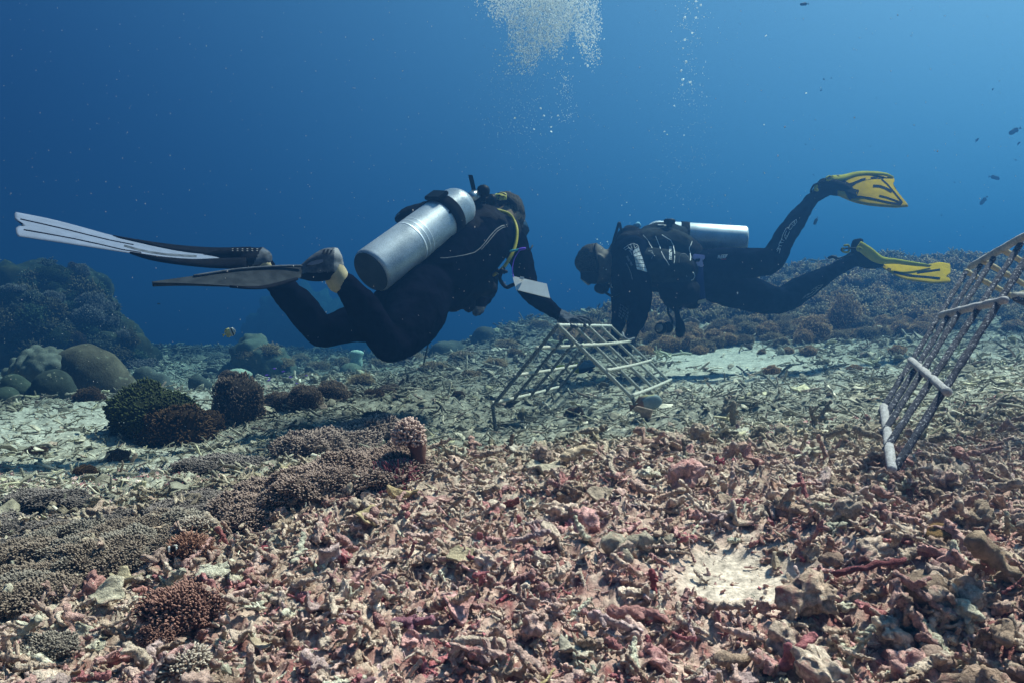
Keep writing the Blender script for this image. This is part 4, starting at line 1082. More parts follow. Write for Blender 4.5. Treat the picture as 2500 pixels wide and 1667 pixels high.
slots(me, [SUIT, SKIN, GLOVE, BUZZ], f1)
t_body1 = bvh(me)
d1 = link('person', me, label='diver in black wetsuit with long white tipped fins and yellow hose, hand on the lattice', cat='person')

# vest of the left diver
me = fuse([chain([(1050, 655, 3.42, 60), (1110, 610, 3.5, 84), (1175, 580, 3.66, 84), (1225, 570, 3.74, 50)], 24, 24), chain([(1000, 560, 3.55, 30), (1060, 540, 3.6, 52), (1120, 530, 3.7, 50)], 16, 20),
           chain([(975, 535, 3.66, 12), (1000, 520, 3.68, 18), (1050, 510, 3.72, 20)], 10, 16),
           chain([(1110, 690, 3.5, 50), (1165, 690, 3.56, 42), (1190, 705, 3.6, 24)], 14, 20), chain([(1105, 745, 3.5, 20), (1125, 730, 3.5, 22)], 6, 14), chain([(1140, 735, 3.52, 22), (1145, 748, 3.54, 16)], 6, 14),
           chain([(1195, 655, 3.66, 18), (1205, 690, 3.66, 10), (1200, 715, 3.66, 12)], 8, 12)], .008, 4, .016, .05)
me.materials.append(CORD)
t_vest1 = bvh(me)
v1 = link('buoyancy_vest', me, d1)
decal('stitching', stroke_polys([(1238, 549), (1225, 552), (1212, 560), (1198, 575), (1185, 592), (1172, 607), (1158, 617), (1135, 623), (1112, 627), (1088, 630), (1075, 630)], 1.6), [t_vest1, t_body1], GPRINT, v1)
decal('stitching', stroke_polys([(1240, 553), (1228, 556), (1214, 565), (1201, 580), (1188, 596), (1175, 610)], 1.3), [t_vest1, t_body1], GPRINT, v1)
decal('stitching', stroke_polys([(964, 548), (965, 532), (968, 527), (975, 522)], 1.6), [t_vest1, t_body1], GPRINT, v1)

# scuba tank of the left diver
p0, p1 = P(904, 665, 3.10), P(1140, 490, 3.50)
axd = (p1 - p0).normalized()
tk = empty('scuba_tank', p0, 'silver scuba tank strapped diagonally on the left divers back', 'scuba tank')
Lt = .66
part_from('cylinder', lathe(tank_profile(Lt), p0, p0 + axd), ALU, tk)
part_from('base_shade_disc', lathe([(-.0015, .001), (-.0015, .082), (.0015, .0845)], p0, p0 + axd), BASEM, tk)  # added disc; the shade on the tank's flat bottom is in its colour
def band(t0, t1, r0=.0925, th=.0035): return lathe([(t0, r0 - .001), (t0, r0 + th), (t1, r0 + th), (t1, r0 - .001)], p0, p0 + axd, 56)
part_from('worn_ring', band(.235, .243, .0918, .0006), ALU2, tk); part_from('worn_ring', band(.262, .266, .0918, .0006), ALU2, tk); part_from('worn_ring', band(.285, .289, .0918, .0006), ALU2, tk)
bnd = part_from('tank_band', band(.44, .497, .0925, .005), WEB, tk)
def on_tank(t, off=.1):   # point on the tank side that faces the camera and up
    c = p0 + axd * t; n = (Vector((0, -1, .95)) - axd * axd.dot(Vector((0, -1, .95)))).normalized()
    return c, n
c, n_ = on_tank(.468); sd = axd.cross(n_)
n2 = (n_ + sd * -.35).normalized() if (n_ + sd * -.35).z > (n_ + sd * .35).z else (n_ + sd * .35).normalized()
s2 = axd.cross(n2)
part_from('buckle', box(c + n2 * .104, axd * .034, s2 * .042, n2 * .009, .004), BLACK, bnd, False)
part_from('strap_end', box(c + n_ * .093 - Vector((0, .0, .035)), axd * .02, axd.cross(n_) * .05, n_ * .006, .002), WEB, bnd, False)
# valve, knob, first stage
top = p0 + axd * (Lt - .005)
vl = part_from('valve', merge([lathe([(0, .02), (.05, .018), (.055, .012), (.075, .012)], top, top + axd, 20), box(top + axd * .035, axd * .02, Vector((.022, 0, 0)), Vector((0, .02, .02)), .004)]), SILV, tk)
k0 = top + axd * .03
part_from('knob', lathe([(0, .012), (.018, .012), (.022, .027), (.05, .030), (.064, .025), (.072, .012)], P(1180, 492, 3.56), P(1180, 400, 3.56), 20), BLACK, vl)
part_from('post', lathe([(0, .011), (.05, .011)], P(1180, 500, 3.62), P(1180, 400, 3.62), 16), SILV, vl)
fs = part_from('first_stage', merge([lathe([(0, .018), (.004, .026), (.03, .026), (.034, .020), (.07, .020), (.074, .0265), (.098, .0265), (.102, .018)], P(1160, 490, 3.60), P(1215, 488, 3.66), 24), ball(P(1172, 492, 3.6), .026, 2)]), BLACK, tk)
part_from('dust_cap', box(P(1154, 452, 3.62), (P(1149, 430, 3.62) - P(1160, 478, 3.62)) * .5, Vector((.010, .004, 0)), Vector((0, .004, 0)), .0015), BLACK, tk, False)
part_from('hose', px_tube([(1190, 505, 3.62), (1215, 514, 3.66), (1240, 522, 3.68), (1255, 540, 3.68), (1262, 565, 3.64), (1258, 600, 3.60), (1245, 630, 3.57), (1228, 655, 3.56), (1205, 672, 3.58)], .0078, 12, 60), YEL, tk)
part_from('inflator_hose', px_tube([(1175, 505, 3.58), (1180, 530, 3.6), (1170, 560, 3.56), (1168, 585, 3.52)], .006, 8, 30), BLACK, tk)
# mask strap pad with dark palm shapes
sp = part_from('mask_strap', px_tube([(1205, 492, 3.84), (1215, 478, 3.79), (1226, 476, 3.775), (1238, 483, 3.78), (1262, 505, 3.82), (1277, 520, 3.9)], .011, 10, 30), BLACK, d1)
pad = ribbon([(1211, 474, 3.80), (1222, 470, 3.785), (1234, 472, 3.79)], [(1209, 487, 3.775), (1222, 489, 3.755), (1237, 488, 3.765)], 16, 8, .006, -.008)
pd = part_from('strap_pad', pad, plain('yellow_pad', (.62, .58, .16), .7), sp)
mt = np_mesh('q', pad[0], pad[1]); tp = bvh(mt)
decal('palm_print', stroke_polys([(1217, 488), (1219, 478)], 1.6) + stroke_polys([(1213, 480), (1219, 477), (1225, 481)], 2.2) + stroke_polys([(1228, 488), (1229, 480)], 1.4) + stroke_polys([(1225, 483), (1229, 479), (1234, 483)], 2), [tp], FBLACK, sp)
part_from('mask', merge([box(P(1258, 556, 4.05), Vector((.05, .02, -.02)), Vector((-.01, .04, .03)), Vector((.02, -.01, .035)), .01)]), GLASS, d1)
part_from('regulator', merge([ball(P(1258, 572, 4.0), (.03, .03, .028), 2)]), BLACK, d1)
# console hose and clip
part_from('octopus_hose', px_tube([(1214, 660, 3.56), (1222, 668, 3.55), (1220, 680, 3.54), (1228, 695, 3.54), (1238, 702, 3.54), (1250, 697, 3.53), (1260, 693, 3.52)], .0085, 10, 30), BLACK, d1)
part_from('clip', merge([px_tube([(1222, 668, 3.55), (1230, 663, 3.55), (1236, 664, 3.55)], .008, 8, 8), px_tube([(1231, 655, 3.55), (1231, 668, 3.55)], .004, 8, 6), ball(P(1225, 662, 3.55), .013, 2)]), BLACK, d1)
part_from('vest_clip', px_tube([(1300, 600, 3.7), (1296, 608, 3.68), (1291, 614, 3.68)], .0035, 8, 8), BLACK, d1)

# slate
A, B, Cq, D = P(1251, 675, 3.50), P(1335, 694, 3.46), P(1343, 729, 3.42), P(1262, 709, 3.46)
sl_ = ribbon([(1251, 675, 3.50), (1335, 694, 3.46)], [(1260, 708, 3.46), (1343, 728.5, 3.42)], 12, 6, .004, 0, taper=False)
slate = link('slate', np_mesh('slate', sl_[0], sl_[1], smooth=False, mats=[WHITE]), label='white rectangular writing slate hanging under the left divers arm', cat='slate')
part_from('pencil_clip', box(P(1274, 679.5, 3.475), (P(1279, 680.5, 3.475) - P(1269, 678.5, 3.475)) * .5, Vector((0, .004, 0)), Vector((.002, 0, .006)), .001), WHITE, slate, False)
part_from('lanyard', px_tube([(1253, 677, 3.49), (1251, 655, 3.52), (1256, 632, 3.54), (1268, 614, 3.55), (1274, 611, 3.55)], .0022, 6, 30), PURP, slate)
part_from('pencil', px_tube([(1246, 614, 3.54), (1262, 611, 3.54), (1279, 608, 3.54)], .005, 8, 10), TEAL, slate)
part_from('pencil_cap', px_tube([(1268, 610, 3.538), (1281, 607.5, 3.538)], .0062, 8, 5), PURP, slate)

# fins of the left diver
def fin(parent, label=None):
    o = bpy.data.objects.new('fin', None); C.objects.link(o); o.parent = parent; o.location = (0, 0, 0)
    if label: o['label'] = label
    return o
f1_ = fin(d1, 'long fin with lavender white blade and black rails')
nd = [.10 if j in (0, 10) else (.16 if j == 1 else .0) for j in range(11)]
nd = [.06, .0, .0, .0, .16, .62, .16, .0, .0, .02, .10]
bl = ribbon([(35, 518, 2.72), (120, 535, 2.77), (191, 553, 2.81), (283, 578, 2.87), (402, 604, 2.94), (480, 615, 3.0), (545, 618, 3.04)], [(40, 577, 2.54), (100, 586, 2.58), (180, 598, 2.62), (318, 619, 2.70), (406, 632, 2.78), (497, 636, 2.88), (550, 628, 3.0)], 60, 11, .005, 0, notch=(7, nd))
b1 = part_from('blade', bl, FWHITE, f1_)
tb = bvh(np_mesh('q', bl[0], bl[1]))
decal('rib', stroke_polys([(50, 535), (100, 546), (160, 560), (220, 575), (270, 587), (326, 598)], 2.4) + stroke_polys([(58, 561), (110, 570), (180, 583), (240, 596), (300, 610), (345, 617)], 2.4), [tb], FBLACK, b1, .003, .002)
decal('rib', stroke_polys([(303, 600), (330, 608), (360, 615), (400, 621), (440, 624), (480, 626)], 5), [tb], FPOCK, b1, .003, .002)
part_from('rail', ribbon([(275, 576, 2.86), (340, 587, 2.90), (402, 596, 2.95), (470, 603, 3.0), (540, 606, 3.06), (612, 604, 3.1)], [(290, 580, 2.85), (345, 592, 2.88), (402, 606, 2.91), (470, 617, 2.95), (540, 624, 3.0), (612, 630, 3.02)], 40, 6, .012, .004), FBLACK, f1_)
part_from('rail', ribbon([(316, 617, 2.69), (360, 624, 2.72), (406, 630, 2.76), (470, 634, 2.83), (530, 632, 2.90), (600, 630, 2.96)], [(318, 620, 2.69), (360, 633, 2.71), (406, 642, 2.74), (470, 650, 2.80), (530, 655, 2.87), (600, 657, 2.94)], 40, 6, .012, -.004), FBLACK, f1_)
me = fuse([chain([(500, 627, 2.97, 9), (540, 628, 2.99, 18), (590, 629, 3.02, 25), (630, 630, 3.05, 25), (642, 631, 3.05, 23)], 24, 20), chain([(560, 642, 3.0, 12), (600, 640, 3.0, 17), (638, 634, 3.04, 24)], 10, 12), chain([(640, 612, 3.06, 9), (650, 622, 3.06, 9), (648, 645, 3.05, 9)], 10, 12)], .006, 4)
slots(me, [FBLACK, FPOCK], lambda px, py, c: ((px > 640 - (py - 605) * .55) * 1))
t_pk = bvh(me)
fp = link('foot_pocket', me, f1_)
decal('toe_window', [[(512, 618), (530, 611), (548, 611), (562, 616), (560, 621), (545, 626), (525, 627)]], [t_pk], FWHITE, fp, .004)
decal('vent', [[(590 + dx, 605.5 + k * 2.2), (594 + dx, 605.5 + k * 2.2), (594 + dx, 607 + k * 2.2), (590 + dx, 607 + k * 2.2)] for dx in (-24, -12, 0, 12, 24, 36) for k in (1, 3)], [t_pk], GREYP, fp, .004)
part_from('sock', chain([(640, 645, 3.04, 20), (646, 654, 3.06, 22)], 8, 20), SOCK, d1)

f2_ = fin(d1, 'dull grey fin seen from its underside')
bl = ribbon([(371, 689, 2.42), (420, 682, 2.47), (478, 674, 2.52), (593, 657, 2.62), (680, 651, 2.70), (740, 650, 2.76)], [(373, 691, 2.40), (459, 693, 2.42), (563, 699, 2.46), (605, 701, 2.5), (658, 699, 2.58), (735, 678, 2.7)], 48, 9, .006, .010)
b2 = part_from('blade', bl, FGREY, f2_)
part_from('rail', px_tube([(475, 674, 2.51), (533, 665, 2.56), (593, 657, 2.61), (680, 651, 2.69), (735, 650, 2.74)], .0045, 8, 30), FPOCK, f2_)
part_from('rail', ribbon([(560, 699, 2.455), (605, 700, 2.49), (650, 697, 2.56), (725, 678, 2.68)], [(562, 701, 2.45), (610, 706, 2.48), (660, 703, 2.55), (728, 684, 2.67)], 24, 5, .008), FBLACK, f2_)
me = fuse([chain([(738, 652, 2.76, 7), (770, 638, 2.78, 17), (798, 630, 2.8, 24), (815, 632, 2.82, 22)], 24, 20), chain([(800, 615, 2.82, 10), (822, 612, 2.83, 7), (826, 640, 2.83, 9), (822, 655, 2.82, 9)], 14, 12), chain([(735, 676, 2.74, 7), (770, 680, 2.78, 9), (800, 676, 2.80, 10)], 12, 12), chain([(738, 664, 2.76, 11), (770, 660, 2.79, 21), (800, 652, 2.81, 28), (818, 648, 2.83, 22)], 16, 20)], .006, 4)
slots(me, [FPOCK, FBLACK, GREYP], lambda px, py, c: np.where(py > 668 - (px - 735) * .05, 1, np.where((px > 816), 2, 0)))
t_pk = bvh(me)
fp = link('foot_pocket', me, f2_)
decal('toe_window', [[(748, 647), (758, 640), (775, 635), (789, 634), (789, 640), (778, 645), (762, 648)]], [t_pk], FWHITE, fp, .004)
decal('vent', [[(790 + dx - k * 1.5, 610 + k * 4), (795 + dx - k * 1.5, 609 + k * 4), (794 + dx - k * 1.5, 611.5 + k * 4), (789 + dx - k * 1.5, 612 + k * 4)] for dx in (0, 9, 18) for k in (0, 1, 2)], [t_pk], FBLACK, fp, .004)
part_from('sock', chain([(812, 655, 2.825, 26), (819, 670, 2.835, 29), (827, 688, 2.845, 29)], 10, 24), SOCK, d1)

# ------------------------------------------------------------------ RIGHT DIVER
torso = [chain([(1530, 645, 4.88, 45), (1580, 655, 4.9, 56), (1640, 660, 4.9, 56), (1700, 664, 4.9, 52), (1735, 668, 4.9, 50)], 30, 28), chain([(1530, 620, 4.88, 45), (1560, 660, 4.88, 55)], 8, 24)]
head2 = [chain([(1525, 640, 4.9, 34), (1495, 640, 4.9, 30), (1470, 642, 4.9, 33)], 10), ball(P(1446, 637, 4.9), (.108, .08, .104), 3), ball(P(1462, 664, 4.9), (.070, .065, .075), 3), ball(P(1474, 688, 4.9), (.04, .045, .038), 3),
         ball(P(1436, 688, 4.9), (.02, .018, .02), 2), chain([(1462, 626, 4.815, 4), (1470, 630, 4.81, 5), (1474, 640, 4.815, 5), (1470, 650, 4.82, 3)], 10, 8)]
armN = [chain([(1545, 615, 4.8, 40), (1550, 660, 4.74, 38), (1560, 710, 4.70, 32), (1563, 740, 4.68, 27), (1556, 775, 4.62, 23), (1545, 805, 4.56, 18), (1540, 822, 4.53, 15), (1536, 836, 4.51, 13)], 44)]
armF = [chain([(1530, 620, 4.98, 38), (1520, 680, 5.0, 32), (1518, 735, 4.95, 26), (1512, 775, 4.85, 20), (1505, 810, 4.78, 15), (1502, 822, 4.75, 13)], 40)]
hand2 = [chain([(1537, 832, 4.52, 14), (1533, 848, 4.50, 13)], 8), finger([(1528, 846, 4.48, 5), (1520, 852, 4.46, 4.6), (1512, 850, 4.46, 4.2)]), finger([(1530, 852, 4.5, 5), (1523, 860, 4.48, 4.6), (1514, 858, 4.47, 4.2)]),
         finger([(1535, 855, 4.51, 5), (1529, 864, 4.5, 4.6), (1520, 865, 4.49, 4.2)]), finger([(1541, 855, 4.53, 4.6), (1538, 865, 4.52, 4.2), (1530, 869, 4.51, 3.8)]), finger([(1525, 838, 4.5, 4.8), (1517, 842, 4.49, 4.4), (1512, 846, 4.5, 4)]),
         chain([(1502, 820, 4.75, 12), (1498, 838, 4.72, 11)], 8), finger([(1494, 838, 4.7, 4.6), (1488, 846, 4.69, 4.2)]), finger([(1498, 842, 4.71, 4.6), (1493, 852, 4.7, 4.2)]), finger([(1503, 843, 4.73, 4.6), (1500, 853, 4.72, 4.2)]), finger([(1507, 840, 4.75, 4.4), (1506, 850, 4.74, 4)]), finger([(1491, 830, 4.7, 4.6), (1484, 836, 4.69, 4.2)])]
legU = [chain([(1725, 655, 4.84, 48), (1790, 646, 4.80, 41), (1850, 642, 4.77, 36), (1886, 634, 4.76, 31), (1902, 606, 4.77, 28), (1923, 568, 4.79, 26), (1952, 528, 4.81, 22), (1978, 492, 4.82, 16), (1996, 476, 4.82, 16), (2018, 462, 4.82, 18), (2045, 458, 4.82, 15), (2062, 460, 4.82, 10)], 64, 24)]
legD = [chain([(1730, 685, 4.98, 48), (1800, 708, 5.02, 46), (1860, 726, 5.05, 39), (1908, 732, 5.06, 33), (1950, 710, 5.06, 32), (1995, 684, 5.05, 26), (2040, 658, 5.05, 18), (2068, 644, 5.05, 17), (2092, 630, 5.05, 20), (2112, 640, 5.05, 16), (2135, 650, 5.05, 9)], 60, 24)]
me = fuse(torso + head2 + armN + armF + hand2 + legU + legD, .010, 4, .018, .06)
hd2 = np.array(P(1452, 650, 4.9))
def f2(px, py, c):
    m = np.zeros(len(px))
    m[(px < 1492)] = 1
    m[(m == 1) & (px - (py - 600) * .12 < 1450) & (py < 668) & (px + py * .3 < 1655)] = 3
    m[(py > 822 + (px - 1540) * .25) & (px > 1470) & (px < 1575)] = 2
    return m
slots(me, [SUIT2, SKIN2, GLOVE2, BUZZ], f2)
t_b2 = bvh(me)
d2 = link('person', me, label='diver in black printed wetsuit with yellow fins, bald head bowed over the frame', cat='person')
# vest
me = fuse([chain([(1535, 600, 4.86, 34), (1575, 606, 4.88, 48), (1640, 606, 4.88, 46), (1680, 622, 4.86, 38)], 24, 24), chain([(1560, 640, 4.78, 36), (1610, 655, 4.76, 48), (1665, 665, 4.76, 44)], 18, 24),
           chain([(1585, 575, 4.95, 26), (1620, 568, 4.95, 26), (1660, 572, 4.95, 20)], 12, 16),
           chain([(1640, 712, 4.74, 32), (1672, 715, 4.72, 40), (1690, 735, 4.74, 22)], 12, 20), chain([(1510, 590, 4.9, 14), (1530, 568, 4.9, 16), (1548, 572, 4.9, 20)], 10, 14), chain([(1635, 735, 4.76, 16), (1650, 748, 4.76, 14)], 6, 12)], .009, 4, .014, .05)
slots(me, [OLIVE, CORD], lambda px, py, c: np.where((py > 690) | (px < 1568) | (px > 1690), 1, 0))
t_v2 = bvh(me)
v2 = link('buoyancy_vest', me, d2)
Z3 = lambda pts: [(1380 + x / 3.92, 480 + y / 3.92) for x, y in pts]
TR = [t_v2, t_b2]
decal('piping', stroke_polys(Z3([(865, 380), (880, 420), (905, 480), (920, 530), (950, 590), (980, 630), (995, 660)]), 1.7) + stroke_polys(Z3([(925, 368), (960, 390), (1010, 420), (1035, 470), (1048, 540), (1048, 590), (1042, 640)]), 1.7)
      + stroke_polys(Z3([(1240, 390), (1215, 430), (1200, 470), (1185, 500), (1195, 540), (1202, 580), (1196, 615)]), 1.7) + stroke_polys(Z3([(745, 370), (790, 420), (830, 490), (855, 570)]), 1.2), TR, PRINT, v2)
decal('lettering', text_polys('mares', 1380 + 1003 / 3.92, 480 + 542 / 3.92, 13.5, -math.pi / 2, 0, .03), TR, PRINT, v2)
decal('lettering', text_polys('BOLT', 1380 + 945 / 3.92, 480 + 272 / 3.92, 6.5, math.radians(8), 0.2, .03)[:0] + stroke_polys(Z3([(885, 272), (940, 272), (1000, 285), (1018, 296)]), 2.6), TR, PRINT, v2)
decal('badge', [Z3([(788, 516), (832, 518), (850, 560), (826, 602)])], TR, GPRINT, v2)
part_from('shoulder_valve', merge([lathe([(0, .018), (.018, .018), (.022, .034), (.045, .036), (.05, .028)], P(1634, 556, 4.86), P(1636, 500, 4.86), 24)]), BLACK, v2)
part_from('ring', px_tube(Z3([(1160, 755)])[0:1] and [(x, y, 4.66) for x, y in Z3([(1160, 740), (1165, 785), (1195, 806), (1228, 790), (1238, 755), (1222, 728)])], .0035, 8, 24), SILV, v2)
part_from('ring', px_tube([(x, y, 4.63) for x, y in Z3([(1088, 630), (1090, 580), (1115, 553), (1150, 555), (1178, 590)])], .0035, 8, 24), GREYP, v2)
part_from('ring', px_tube([(x, y, 4.66) for x, y in Z3([(975, 695), (1000, 710), (1014, 740)])], .0035, 8, 12), SILV, v2)
part_from('weight_pocket', merge([box(P(1706, 628, 4.72), Vector((.035, .0, -.004)), Vector((0, .012, 0)), Vector((.002, 0, .014)), .005), box(P(1704, 637 + 2, 4.71), Vector((.026, 0, .002)), Vector((0, .012, 0)), Vector((.008, 0, -.034)), .006)]), LILAC, v2, False)
part_from('pocket_slot', box(P(1703, 636, 4.695), Vector((.014, 0, .001)), Vector((0, .003, 0)), Vector((.002, 0, .009)), .002), BLACK, v2, False)
wb = part_from('belt', ribbon([(1699, 646, 4.70), (1698, 690, 4.68), (1703, 732, 4.72)], [(1716, 646, 4.72), (1719, 690, 4.70), (1723, 732, 4.74)], 20, 6, .006), BLUE, d2)
part_from('belt_tail', box(P(1713, 736, 4.7), Vector((.026, 0, .006)), Vector((0, .008, 0)), Vector((-.003, 0, .010)), .002), plain('tan_webbing', (.33, .30, .24), .8), d2, False)
# suit prints
decal('logo', text_polys('REEF', 1700 + 210 / 3.36, 380 + 832 / 3.36, 11.5, math.radians(-4), .3, .02), TR, PRINT, d2)
decal('logo_underline', stroke_polys([(1760, 634), (1773, 633)], 1.2), TR, plain('red_print', (.45, .02, .03), .6), d2)
# shoulder print: white blocks split by dark lines, then outlined letters
def blocks(quad, nu, nv, gap, seed, drop=0):
    """broken brick pattern inside a 4-corner patch given in px"""
    rsb = np.random.RandomState(seed); (x0, y0), (x1, y1), (x2, y2), (x3, y3) = quad; out = []
    def q(u, v): return ((x0 * (1 - u) + x1 * u) * (1 - v) + (x3 * (1 - u) + x2 * u) * v, (y0 * (1 - u) + y1 * u) * (1 - v) + (y3 * (1 - u) + y2 * u) * v)
    for j in range(nv):
        cuts = np.concatenate([[0], np.sort((np.arange(1, nu) + rsb.uniform(-.35, .35, nu - 1)) / nu), [1]])
        for i in range(nu):
            if rsb.rand() < drop: continue
            u0, u1, v0, v1 = cuts[i] + gap, cuts[i + 1] - gap, j / nv + gap * .8, (j + 1) / nv - gap * .8
            if u1 > u0: out.append([q(u0, v0), q(u1, v0), q(u1, v1), q(u0, v1)])
    return out
decal('shoulder_print', blocks(Z3([(650, 520), (702, 482), (788, 728), (684, 700)]), 3, 6, .016, 3), TR, PRINT, d2)
lt = []
for a in ([(560, 500), (600, 470), (650, 450), (690, 465), (705, 490)], [(570, 515), (610, 490), (650, 520), (655, 570)], [(600, 480), (625, 510), (610, 530)], [(625, 462), (640, 500), (625, 530), (640, 560)], [(655, 455), (665, 495), (690, 480)], [(670, 500), (650, 540)]):
    lt += stroke_polys(Z3(a), 1.1)
decal('shoulder_print', lt, TR, PRINT, d2)
decal('lettering', text_polys('mares', 1380 + 617 / 3.92, 480 + 615 / 3.92, 11, math.radians(60), .1, .03), TR, GPRINT, d2)
decal('piping', stroke_polys(Z3([(585, 640), (610, 690), (630, 740), (642, 795)]), 1.6), TR, GPRINT, d2)
decal('sleeve_print', blocks(Z3([(520, 1020), (632, 1090), (590, 1225), (505, 1150)]), 3, 5, .03, 8), TR, GPRINT, d2)
decal('sleeve_badge', [Z3([(570, 1175), (592, 1175), (606, 1200), (596, 1228), (582, 1210)])], TR, plain('orange_print', (.6, .28, .05), .6), d2)
part_from('cuff', px_tube([(1520, 812, 4.50), (1524, 824, 4.46), (1535, 829, 4.455), (1548, 826, 4.47)], .006, 8, 20), GREYP, d2)
# leg prints: outlined angular letters
Z4 = lambda pts: [(1700 + x / 3.36, 380 + y / 3.36) for x, y in pts]
lg = []
for a in ([(820, 525), (775, 560), (800, 580), (825, 550), (820, 525)], [(790, 550), (810, 545), (800, 565)], [(772, 565), (755, 600), (770, 610), (790, 585)], [(755, 590), (735, 600), (715, 640), (735, 690), (765, 625)], [(740, 620), (728, 650), (742, 668)], [(710, 645), (700, 690), (722, 700)],
          [(700, 680), (690, 720), (715, 715)], [(690, 700), (675, 735), (700, 745)], [(683, 740), (665, 765), (690, 775)], [(668, 765), (690, 760), (680, 805)], [(660, 790), (672, 775)], [(655, 775), (665, 770)]):
    lg += stroke_polys(Z4(a), 1.0)
decal('leg_print', lg, TR, PRINT, d2)
lg = []
for a in ([(880, 1160), (930, 1130), (910, 1150), (960, 1120)], [(900, 1170), (950, 1145), (1000, 1100), (960, 1110), (930, 1140)], [(940, 1110), (1000, 1070), (1040, 1060), (1000, 1100)], [(960, 1090), (1010, 1085)], [(985, 1075), (985, 1110)], [(870, 1175), (900, 1155)]):
    lg += stroke_polys(Z4(a), .9)
decal('leg_print', lg, TR, GPRINT, d2)
# head gear
mk = part_from('mask', merge([ribbon([(1419, 662, 4.80), (1440, 664, 4.78), (1461, 668, 4.80)], [(1422, 682, 4.80), (1436, 692, 4.77), (1452, 694, 4.80)], 12, 6, .05, .01)]), BLACK, d2)
part_from('lens', box(P(1430, 686, 4.88), Vector((.026, 0, -.022)), Vector((0, .065, 0)), Vector((-.004, 0, -.006)), .003), GLASS, mk)
part_from('mask_strap', px_tube([(1458, 668, 4.82), (1460, 650, 4.80), (1456, 630, 4.80), (1454, 610, 4.83), (1455, 597, 4.88), (1458, 600, 4.97)], .009, 8, 30), BLACK, d2)
rg = part_from('regulator', merge([ball(P(1470, 706, 4.86), (.042, .045, .032), 3), ball(P(1462, 704, 4.82), (.03, .02, .03), 2), ball(P(1482, 698, 4.86), (.02, .03, .025), 2)]), BLACK, d2)
part_from('hose', px_tube([(1478, 715, 4.84), (1490, 722, 4.82), (1500, 726, 4.82), (1512, 720, 4.86)], .0075, 8, 20), BLACK, rg)
part_from('snorkel', px_tube([(1492, 620, 4.84), (1498, 590, 4.84), (1506, 562, 4.84), (1512, 545, 4.85), (1516, 560, 4.86), (1522, 575, 4.87)], .0085, 8, 36), BLACK, d2)
part_from('pale_cap', lathe([(0, .018), (.035, .018), (.04, .014)], P(1549, 556, 4.9), P(1561, 548, 4.9), 16), LBLUE, d2)
part_from('ring', px_tube([(1493, 695, 4.8), (1492, 699, 4.8), (1495, 703, 4.8)], .003, 6, 8), SILV, d2)
# hanging gauges
cs_ = part_from('pressure_gauge', merge([lathe([(-.02, .02), (-.018, .034), (.012, .036), (.02, .028)], P(1614, 802, 4.7), P(1600, 800, 4.64), 24), ball(P(1630, 800, 4.72), (.035, .03, .035), 2)]), BLACK, d2)
part_from('hose', px_tube([(1630, 740, 4.78), (1632, 765, 4.78), (1642, 785, 4.75), (1632, 798, 4.73)], .007, 8, 20), BLACK, cs_)
part_from('dial', lathe([(0, .024), (.004, .024)], P(1609.5, 801, 4.675), P(1600, 799.5, 4.64), 24), GREYP, cs_)
part_from('octopus', fuse([chain([(1650, 752, 4.74, 5), (1655, 775, 4.74, 7), (1662, 795, 4.74, 11), (1663, 810, 4.74, 12), (1660, 818, 4.74, 9)], 16, 14)], .006, 2) if False else chain([(1650, 748, 4.74, 6), (1655, 775, 4.74, 7), (1660, 792, 4.74, 11), (1661, 806, 4.74, 13), (1660, 814, 4.74, 11)], 20, 14), BLACK, d2)
# tank
p0, p1 = P(1823, 589, 4.98), P(1570, 573, 5.06)
tk2 = empty('scuba_tank', p0, 'silver scuba tank lying along the right divers back', 'scuba tank')
axd = (p1 - p0).normalized()
part_from('cylinder', lathe(tank_profile(.66, .092), p0, p0 + axd), ALU, tk2)
part_from('tank_band', lathe([(.36, .0915), (.36, .097), (.41, .097), (.41, .0915)], p0, p0 + axd, 48), WEB, tk2)
top = p0 + axd * .655
part_from('valve', lathe([(0, .02), (.045, .018), (.06, .012)], top, top + axd, 20), SILV, tk2)
